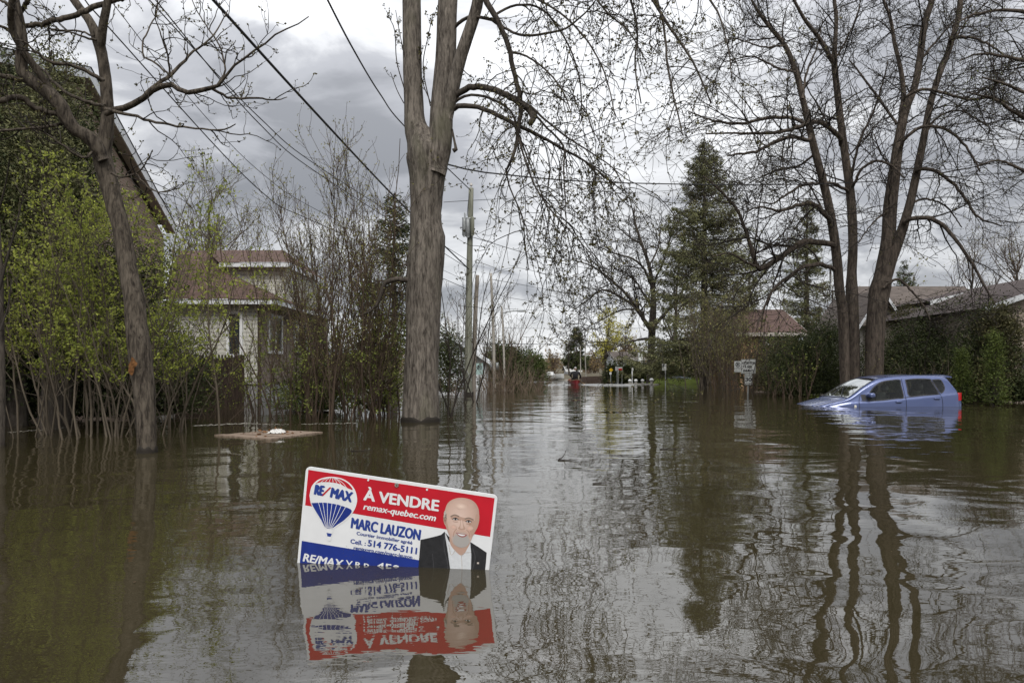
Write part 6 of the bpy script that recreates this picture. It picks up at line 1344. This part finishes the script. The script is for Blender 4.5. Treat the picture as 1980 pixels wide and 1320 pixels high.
# ---- shrubs and saplings
def shrub(name, label, px, Y, py_top, nst, spread, seed, leaf, per=(3, 4), lsize=(.03, .06), z0=.25, stem=TWIGBROWN, sr=(.010, .022), lean=.16, l1=(.25, .8), dens=(4.0, 4.0), rmin=.0035, cat="shrub", group=None, up=.5, leafz=0.5, sides=5, wob=.07, clus=1):
    r = np.random.default_rng(seed); x = gx(px, Y); h = gz(py_top, Y); t = thing(name, label, cat, (x, Y, 0), group)
    b = np.stack([x + r.normal(size=nst) * spread * .5, Y + r.normal(size=nst) * spread * .5, np.full(nst, -.3)], 1)
    d = unit(np.stack([(b[:, 0] - x) * .5 / max(spread, .1) * lean * 2 + r.normal(size=nst) * lean, r.normal(size=nst) * lean, np.ones(nst)], 1)); k = 12
    Ln = (h + .3) * r.uniform(.62, 1.03, nst); P = [b]
    for j in range(1, k): d = unit(d + r.normal(size=d.shape) * wob + np.array([0, 0, .04])); P.append(P[-1] + d * (Ln / (k - 1))[:, None])
    P = np.stack(P, 1); R = r.uniform(*sr, nst)[:, None] * np.linspace(1, .25, k)[None]
    P1, R1 = grow(r, P, R, dens[0], l1, (18, 55), 8, .5, [up, up, up * .5], .12, z0, 1.0, rmin)
    P2, R2 = grow(r, P1, R1, dens[1], (l1[0] * .4, l1[1] * .5), (20, 60), 5, .6, [up * .6], .15, .2, 1.0, rmin * .8)
    g = Geo(); g.tubes(P, R, 7); g.build("stems", stem, t); g = Geo(); g.tubes(P1, R1, sides); g.tubes(P2, R2, max(3, sides - 1)); g.build("twigs", stem, t)
    if leaf is not None:
        C = np.vstack([tips(r, P2, per[0], lsize[1] * .35, .3), tips(r, P1, per[1], lsize[1] * .35, .4)]); C = C[C[:, 2] > leafz]
        if clus > 1: C = np.repeat(C, clus, 0) + r.normal(size=(len(C) * clus, 3)) * lsize[1] * .32
        g = Geo(); g.leaves(C, r.uniform(*lsize, len(C)), r, .55, axis=np.array([0, 0, .6])); g.build("leaves", leaf, t)
    return t
LT = [(22, 9.6, 300, 8, .8, "leftmost lime-budded shrub of the thicket, beside the left edge"), (75, 9.2, 270, 10, .8, "lime-budded shrub with a long crooked pale stem near the left edge"),
      (128, 9.8, 330, 10, .7, "shrub in the thicket between the two dark cedar trunks"), (170, 9.4, 290, 11, .7, "dense lime-leaved shrub left of the leaning trunk"),
      (215, 9.9, 350, 10, .6, "many-stemmed shrub just left of the leaning trunk"), (262, 10.2, 390, 10, .6, "many-stemmed shrub directly behind the leaning trunk"),
      (318, 9.8, 400, 11, .65, "bright lime-leaved shrub just right of the leaning trunk"), (352, 10.4, 500, 8, .5, "lime-leaved shrub in front of the cream house's left wall")]
LT += [(300, 11.4, 350, 10, .55, "tall lime-leaved shrub between the leaning trunk and the white-edged gable"), (345, 11.6, 410, 10, .6, "lime-leaved shrub below the lower end of the white gable edge"), (235, 9.2, 300, 9, .4, "lime-leaved shrub close in front of the leaning trunk's left side")]
for i, (px, Y, pt, n, sp, lb) in enumerate(LT): shrub("budding_shrub", lb, px, Y, pt, max(5, int(n * .62)), sp, 120 + i, LEAFLIME, (2, 2), (.026, .06), .26, TWIGGREY, (.008, .019), .15, (.25, .85), (6.4, 4.6), .003, group="lime-leaved shrubs of the left thicket", leafz=.75, wob=.11, clus=4)
shrub("low_shrub", "low spreading green shrub in the water before the dark fence", 415, 13.2, 610, 12, .9, 131, LEAFLIME, (3, 3), (.03, .06), .15, TWIGBROWN, (.006, .012), .42, (.2, .6), (3, 3), .003, leafz=.15)
shrub("low_shrub", "lower leafy shrub at the fence's foot", 455, 14.5, 735, 9, .7, 132, LEAFMID, (3, 3), (.03, .06), .1, TWIGBROWN, (.006, .011), .4, (.15, .4), (4, 4), .003, leafz=.08)
SP = [(508, 13.4, 255, 3, .25, "tallest thin sapling with paired buds, in front of the cream house's corner", 0), (566, 13.0, 330, 5, .4, "brown sapling cluster in front of the house's side window", -2),
      (605, 13.8, 380, 9, .6, "dense brown sapling cluster right of the house's side wall", 2), (642, 12.6, 400, 9, .5, "sapling cluster with one dark thick stem, midway between house and big trunk", 2),
      (682, 13.2, 270, 10, .5, "tall upright budded saplings left of the big trunk", 2), (728, 12.9, 300, 10, .5, "budded saplings crowding the big trunk's left side", 2), (760, 13.8, 360, 8, .35, "saplings half hidden behind the big trunk's left edge", 2),
      (580, 15.5, 470, 8, .6, "lower brown thicket against the house's brown side wall", 1)]
for i, (px, Y, pt, n, sp, lb, ex) in enumerate(SP): shrub("sapling_cluster", lb, px, Y, pt, n + ex, sp, 140 + i, LEAFOLIVE, (2, 2), (.022, .046), .16, TWIGBROWN, (.011, .024), .13, (.3, 1.1), (4.4, 4.2), .005, group="budded saplings left of the big trunk", leafz=.5, clus=2)
GR = [(575, 12.6, 640, 8, .5, "low green-leaved undergrowth left of the sapling with the dark stem"), (655, 13.6, 600, 9, .6, "green-leaved undergrowth under the saplings"), (735, 13.2, 560, 9, .4, "green-leaved undergrowth at the big trunk's foot"), (520, 14.6, 700, 8, .5, "low green shrub before the house's concrete foundation")]
for i, (px, Y, pt, n, sp, lb) in enumerate(GR): shrub("leafy_shrub", lb, px, Y, pt, n, sp, 155 + i, LEAFMID, (2, 2), (.028, .06), .1, TWIGBROWN, (.008, .014), .25, (.2, .7), (4, 4), .0035, group="green undergrowth between house and big trunk", leafz=.1, clus=4)
# right of the big trunk
shrub("sapling", "thin budded sapling leaning right between the big trunk and the greenish pole", 866, 13.4, 400, 4, .15, 165, BUD, (3, 3), (.02, .04), .2, TWIG, (.012, .02), .22, (.3, 1.0), (3.2, 3.4), .0042, cat="sapling", leafz=.5)
shrub("sapling", "budded sapling whose twigs cross the two poles", 902, 20, 470, 5, .5, 166, BUD, (3, 3), (.03, .055), .2, TWIG, (.014, .026), .2, (.4, 1.4), (2.6, 2.8), .006, cat="sapling", leafz=.6)
shrub("sapling", "fine bare sapling behind the pale grey pole", 955, 34, 560, 6, 1.0, 167, BUD, (2, 2), (.05, .09), .2, TWIGBROWN, (.02, .04), .25, (.6, 2.0), (2.2, 2.2), .009, cat="sapling", leafz=.8)
shrub("sapling", "bare rounded sapling between the lamp pole and the open street", 985, 44, 610, 9, 1.0, 168, BUD, (2, 2), (.05, .1), .2, TWIGBROWN, (.02, .04), .3, (.6, 1.9), (2.2, 2.2), .011, cat="sapling", leafz=.8)
REDTW = plain("red_brown_brush_twigs", (.155, .118, .088), .9, .1, .3, 3)
BR = [(937, 28, 715, .7, "red-brown brush at the two poles' foot"), (965, 30, 712, .9, "red-brown brush round the pale grey pole's foot"), (990, 29, 702, 1.0, "densest red-brown brush in the middle of the bank"), (1018, 30, 706, .9, "red-brown brush nearest the open street"), (1040, 33, 726, .8, "lowest brush trailing dead stems into the open street"), (870, 26, 720, .8, "brown brush right behind the big trunk")]
for i, (px, Y, pt, sp, lb) in enumerate(BR): shrub("brush", lb, px, Y, pt, 20, sp, 170 + i, LEAFOLIVE if i == 2 else None, (1, 1), (.03, .06), .1, REDTW, (.008, .016), .42, (.2, .7), (4, 3.5), .007, group="red-brown brush on the flooded left bank", leafz=.1, sides=4)
BG = [(1398, 36, 560, 20, 1.3, LEAFOLIVE, "tall brownish multi-stemmed shrub left of the speed sign"), (1425, 34, 600, 16, 1.0, LEAFOLIVE, "brownish shrub just behind the parking plate"), (1378, 38, 590, 16, 1.3, LEAFOLIVE, "pale-stemmed shrub under the big spruce"),
      (1345, 51, 670, 14, 1.3, LEAFLIME, "yellow-green budding shrub by the upturned boat"), (1470, 34, 640, 16, 1.1, LEAFMID, "green shrub between the speed sign and the dark cedars"), (1520, 23.6, 725, 14, .8, LEAFMID, "low green shrub at the water's edge left of the car"), (1450, 31, 690, 14, 1.2, LEAFOLIVE, "low brown thicket behind the speed sign")]
for i, (px, Y, pt, n, sp, lf, lb) in enumerate(BG): shrub("street_shrub", lb, px, Y, pt, n, sp, 180 + i, lf, (2, 2), (.05, .10), .12, TWIGGREY if i in (0, 2) else TWIGBROWN, (.014, .034), .16, (.4, 1.6), (3.0, 3.0), .008, group="budding shrubs along the right side of the street", leafz=.2, sides=4)
for i, (px, Y, pt, lb) in enumerate(((1790, 20.3, 690, "pale-twigged bare shrub right above the car's rear roof"), (1722, 21.8, 690, "bare pale-twigged shrub between the twin trunks and the car"))):
    shrub("bare_shrub", lb, px, Y, pt, 14, .9, 195 + i, LEAFOLIVE, (1, 1), (.03, .05), .1, TWIGGREY, (.008, .016), .35, (.3, .9), (3, 3), .005, leafz=.3, sides=4)

# ---- background trees built by kind
def bare_tree(name, label, px, Y, py_top, seed, spread=.5, twig=TWIG, leaf=None, per=2, lsize=(.08, .16), nl=16, dens=(1.2, 1.4), rmin=.012, group=None, t0=.25, ang=(25, 60), tr=None, bend=(.5, .5, .2)):
    r = np.random.default_rng(seed); x = gx(px, Y); h = gz(py_top, Y); t = thing(name, label, "tree", (x, Y, 0), group); k = 12
    P = np.stack([x + np.cumsum(r.normal(size=k)) * .012 * h, Y + np.cumsum(r.normal(size=k)) * .012 * h, np.linspace(-1, h * .86, k)], 1)[None]; P[0, :2, 0] = x
    R = (np.linspace(1, .12, k) * (tr or h * .02))[None]; g = Geo(); g.tubes(P, R, 9, True); g.build("trunk", DARKBARK, t)
    P1, R1 = grow(r, P, R, nl / h / (1 - t0), (h * spread * .55, h * spread), ang, 10, .5, bend, .10, t0, .98, rmin * 1.6, lscale=.55)
    P2, R2 = grow(r, P1, R1, dens[0], (h * spread * .18, h * spread * .5), (25, 60), 8, .5, (.3, .3), .12, .15, 1, rmin, maxn=500)
    P3, R3 = grow(r, P2, R2, dens[1], (h * spread * .08, h * spread * .24), (25, 60), 5, .6, (.2, .2), .14, .1, 1, rmin * .8, maxn=2600)
    P4, R4 = grow(r, P3, R3, dens[1] * 1.2, (h * spread * .04, h * spread * .12), (25, 60), 4, .7, (.2, .2), .14, .1, 1, rmin * .65, maxn=4200)
    g = Geo(); g.tubes(P1, R1, 6); g.tubes(P2, R2, 4); g.tubes(P3, R3, 3); g.tubes(P4, R4, 3); g.build("crown", twig, t)
    if leaf is not None:
        C = np.vstack([tips(r, P3, per, lsize[1] * .6, .2), tips(r, P4, per, lsize[1] * .5, .2)]); g = Geo(); g.leaves(C, r.uniform(*lsize, len(C)), r, .6); g.build("leaves", leaf, t)
    return t
bare_tree("hazy_tree", "round olive-tinted tree rising behind the cream house's roof", 400, 30, 322, 201, .5, TWIGGREY, LEAFOLIVE, 2, (.05, .1), 26, (2.6, 2.6), .012)
bare_tree("hazy_tree", "brown hazy tree behind the saplings, right of the cream house", 590, 32, 400, 202, .5, TWIGBROWN, LEAFOLIVE, 1, (.05, .09), 20, (2.0, 2.0), .010)
bare_tree("hazy_tree", "brown hazy tree showing just left of the big trunk", 690, 36, 470, 203, .5, TWIGBROWN, LEAFOLIVE, 1, (.06, .1), 18, (1.8, 1.8), .011)
bare_tree("hazy_tree", "red-brown hazy tree behind the two crossed poles", 868, 44, 600, 204, .55, REDTW, LEAFOLIVE, 1, (.06, .1), 16, (1.8, 1.8), .013)
bare_tree("catkin_tree", "yellow-tinted tree in catkin behind the far poles, right of the canoe", 1165, 72, 612, 205, .5, TWIGBROWN, LEAFYELLOW, 8, (.13, .26), 24, (2.0, 2.0), .016, ang=(15, 45), bend=(.8, .6, .4))
bare_tree("catkin_tree", "paler ochre tree between the catkin tree and the spreading bare tree", 1212, 80, 625, 206, .5, TWIGBROWN, LEAFYELLOW, 5, (.10, .22), 20, (1.8, 1.8), .017, ang=(15, 50))
bare_tree("hazy_tree", "low red-brown hazy tree in front of the white porch house by the hedge", 1207, 57, 668, 215, .55, TWIGBROWN, LEAFOLIVE, 1, (.06, .12), 14, (1.8, 1.8), .016)
bare_tree("distant_tree", "far grey bare tree leaning over the street beside the small dark spruce", 1102, 92, 622, 207, .5, TWIG, None, nl=14, dens=(1.3, 1.3), rmin=.02)
bare_tree("distant_tree", "far small bare tree above the round evergreens by the open street", 1022, 80, 648, 208, .5, TWIG, None, nl=14, dens=(1.3, 1.3), rmin=.018)
bare_tree("hazy_tree", "brown hazy tree between the slim spruce and the big spruce", 1470, 52, 500, 209, .5, TWIGBROWN, LEAFOLIVE, 1, (.07, .12), 18, (1.6, 1.6), .015)
bare_tree("hazy_tree", "hazy tree behind the left twin stems", 1600, 55, 520, 210, .5, TWIGBROWN, LEAFOLIVE, 1, (.07, .12), 16, (1.6, 1.6), .015)
bare_tree("pale_green_tree", "pale yellow-green tree just right of the twin trunks, behind the long roof", 1775, 62, 505, 211, .4, TWIGGREY, LEAFOLIVE, 2, (.16, .3), 18, (1.6, 1.6), .016)
bare_tree("hazy_tree", "hazy brown tree above the roofs, left of the right edge", 1885, 46, 440, 212, .5, TWIGBROWN, LEAFOLIVE, 1, (.06, .11), 20, (1.8, 1.8), .012)
bare_tree("hazy_tree", "hazy brown tree above the tan house's roof at the right edge", 1960, 44, 425, 213, .5, TWIGBROWN, LEAFOLIVE, 1, (.06, .11), 20, (1.8, 1.8), .012)
bare_tree("hazy_tree", "hazy bare tree directly behind the big spruce's left side", 1300, 60, 440, 214, .42, TWIG, None, nl=14, dens=(1.2, 1.3), rmin=.016)
# far wood closing the view
r = np.random.default_rng(300); g = Geo(); lf = Geo(); ev_ = Geo()
for i in range(330):
    Y = r.uniform(100, 240); x = r.uniform(-1, 1) * Y * .95; h = r.uniform(4, 9) * (.55 if abs(x / Y) < .12 else 1)
    k = 22; st = np.stack([np.full(k, x), np.full(k, Y), r.uniform(.05, .5, k) * h], 1); d = unit(np.stack([r.normal(size=k) * .5, r.normal(size=k) * .5, np.ones(k)], 1)); L_ = r.uniform(.25, .5, k) * h
    P = st[:, None] + d[:, None] * (np.linspace(0, 1, 5)[None, :, None] * L_[:, None, None]) + r.normal(size=(k, 5, 3)) * .12
    g.tubes(np.stack([[x, Y, 0], [x, Y, h * .7]])[None], np.array([[.18, .05]]), 5); g.tubes(P, np.linspace(.07, .03, 5)[None] * np.ones((k, 1)), 3)
    P2, R2 = grow(r, P, np.full((k, 5), .05), 2.2, (.5, 1.6), (20, 60), 4, .7, [.2], .1, .1, 1, .028, maxn=150); g.tubes(P2, R2, 3)
    C = tips(r, P2, 2, .15, .2); (ev_ if i % 6 == 0 else lf).leaves(C, r.uniform(.25, .5, len(C)) * (1.4 if i % 6 == 0 else 1), r, .6)
fw = g.build("far_wood", REDTW); tag(fw, "hazy brown far-off wood closing the end of the flooded street", kind="stuff")
lf.build("spring_leaves", leafmat("far_spring_leaves", (.13, .09, .05), (.26, .19, .08)), fw); ev_.build("evergreen_leaves", CEDARGREEN, fw)
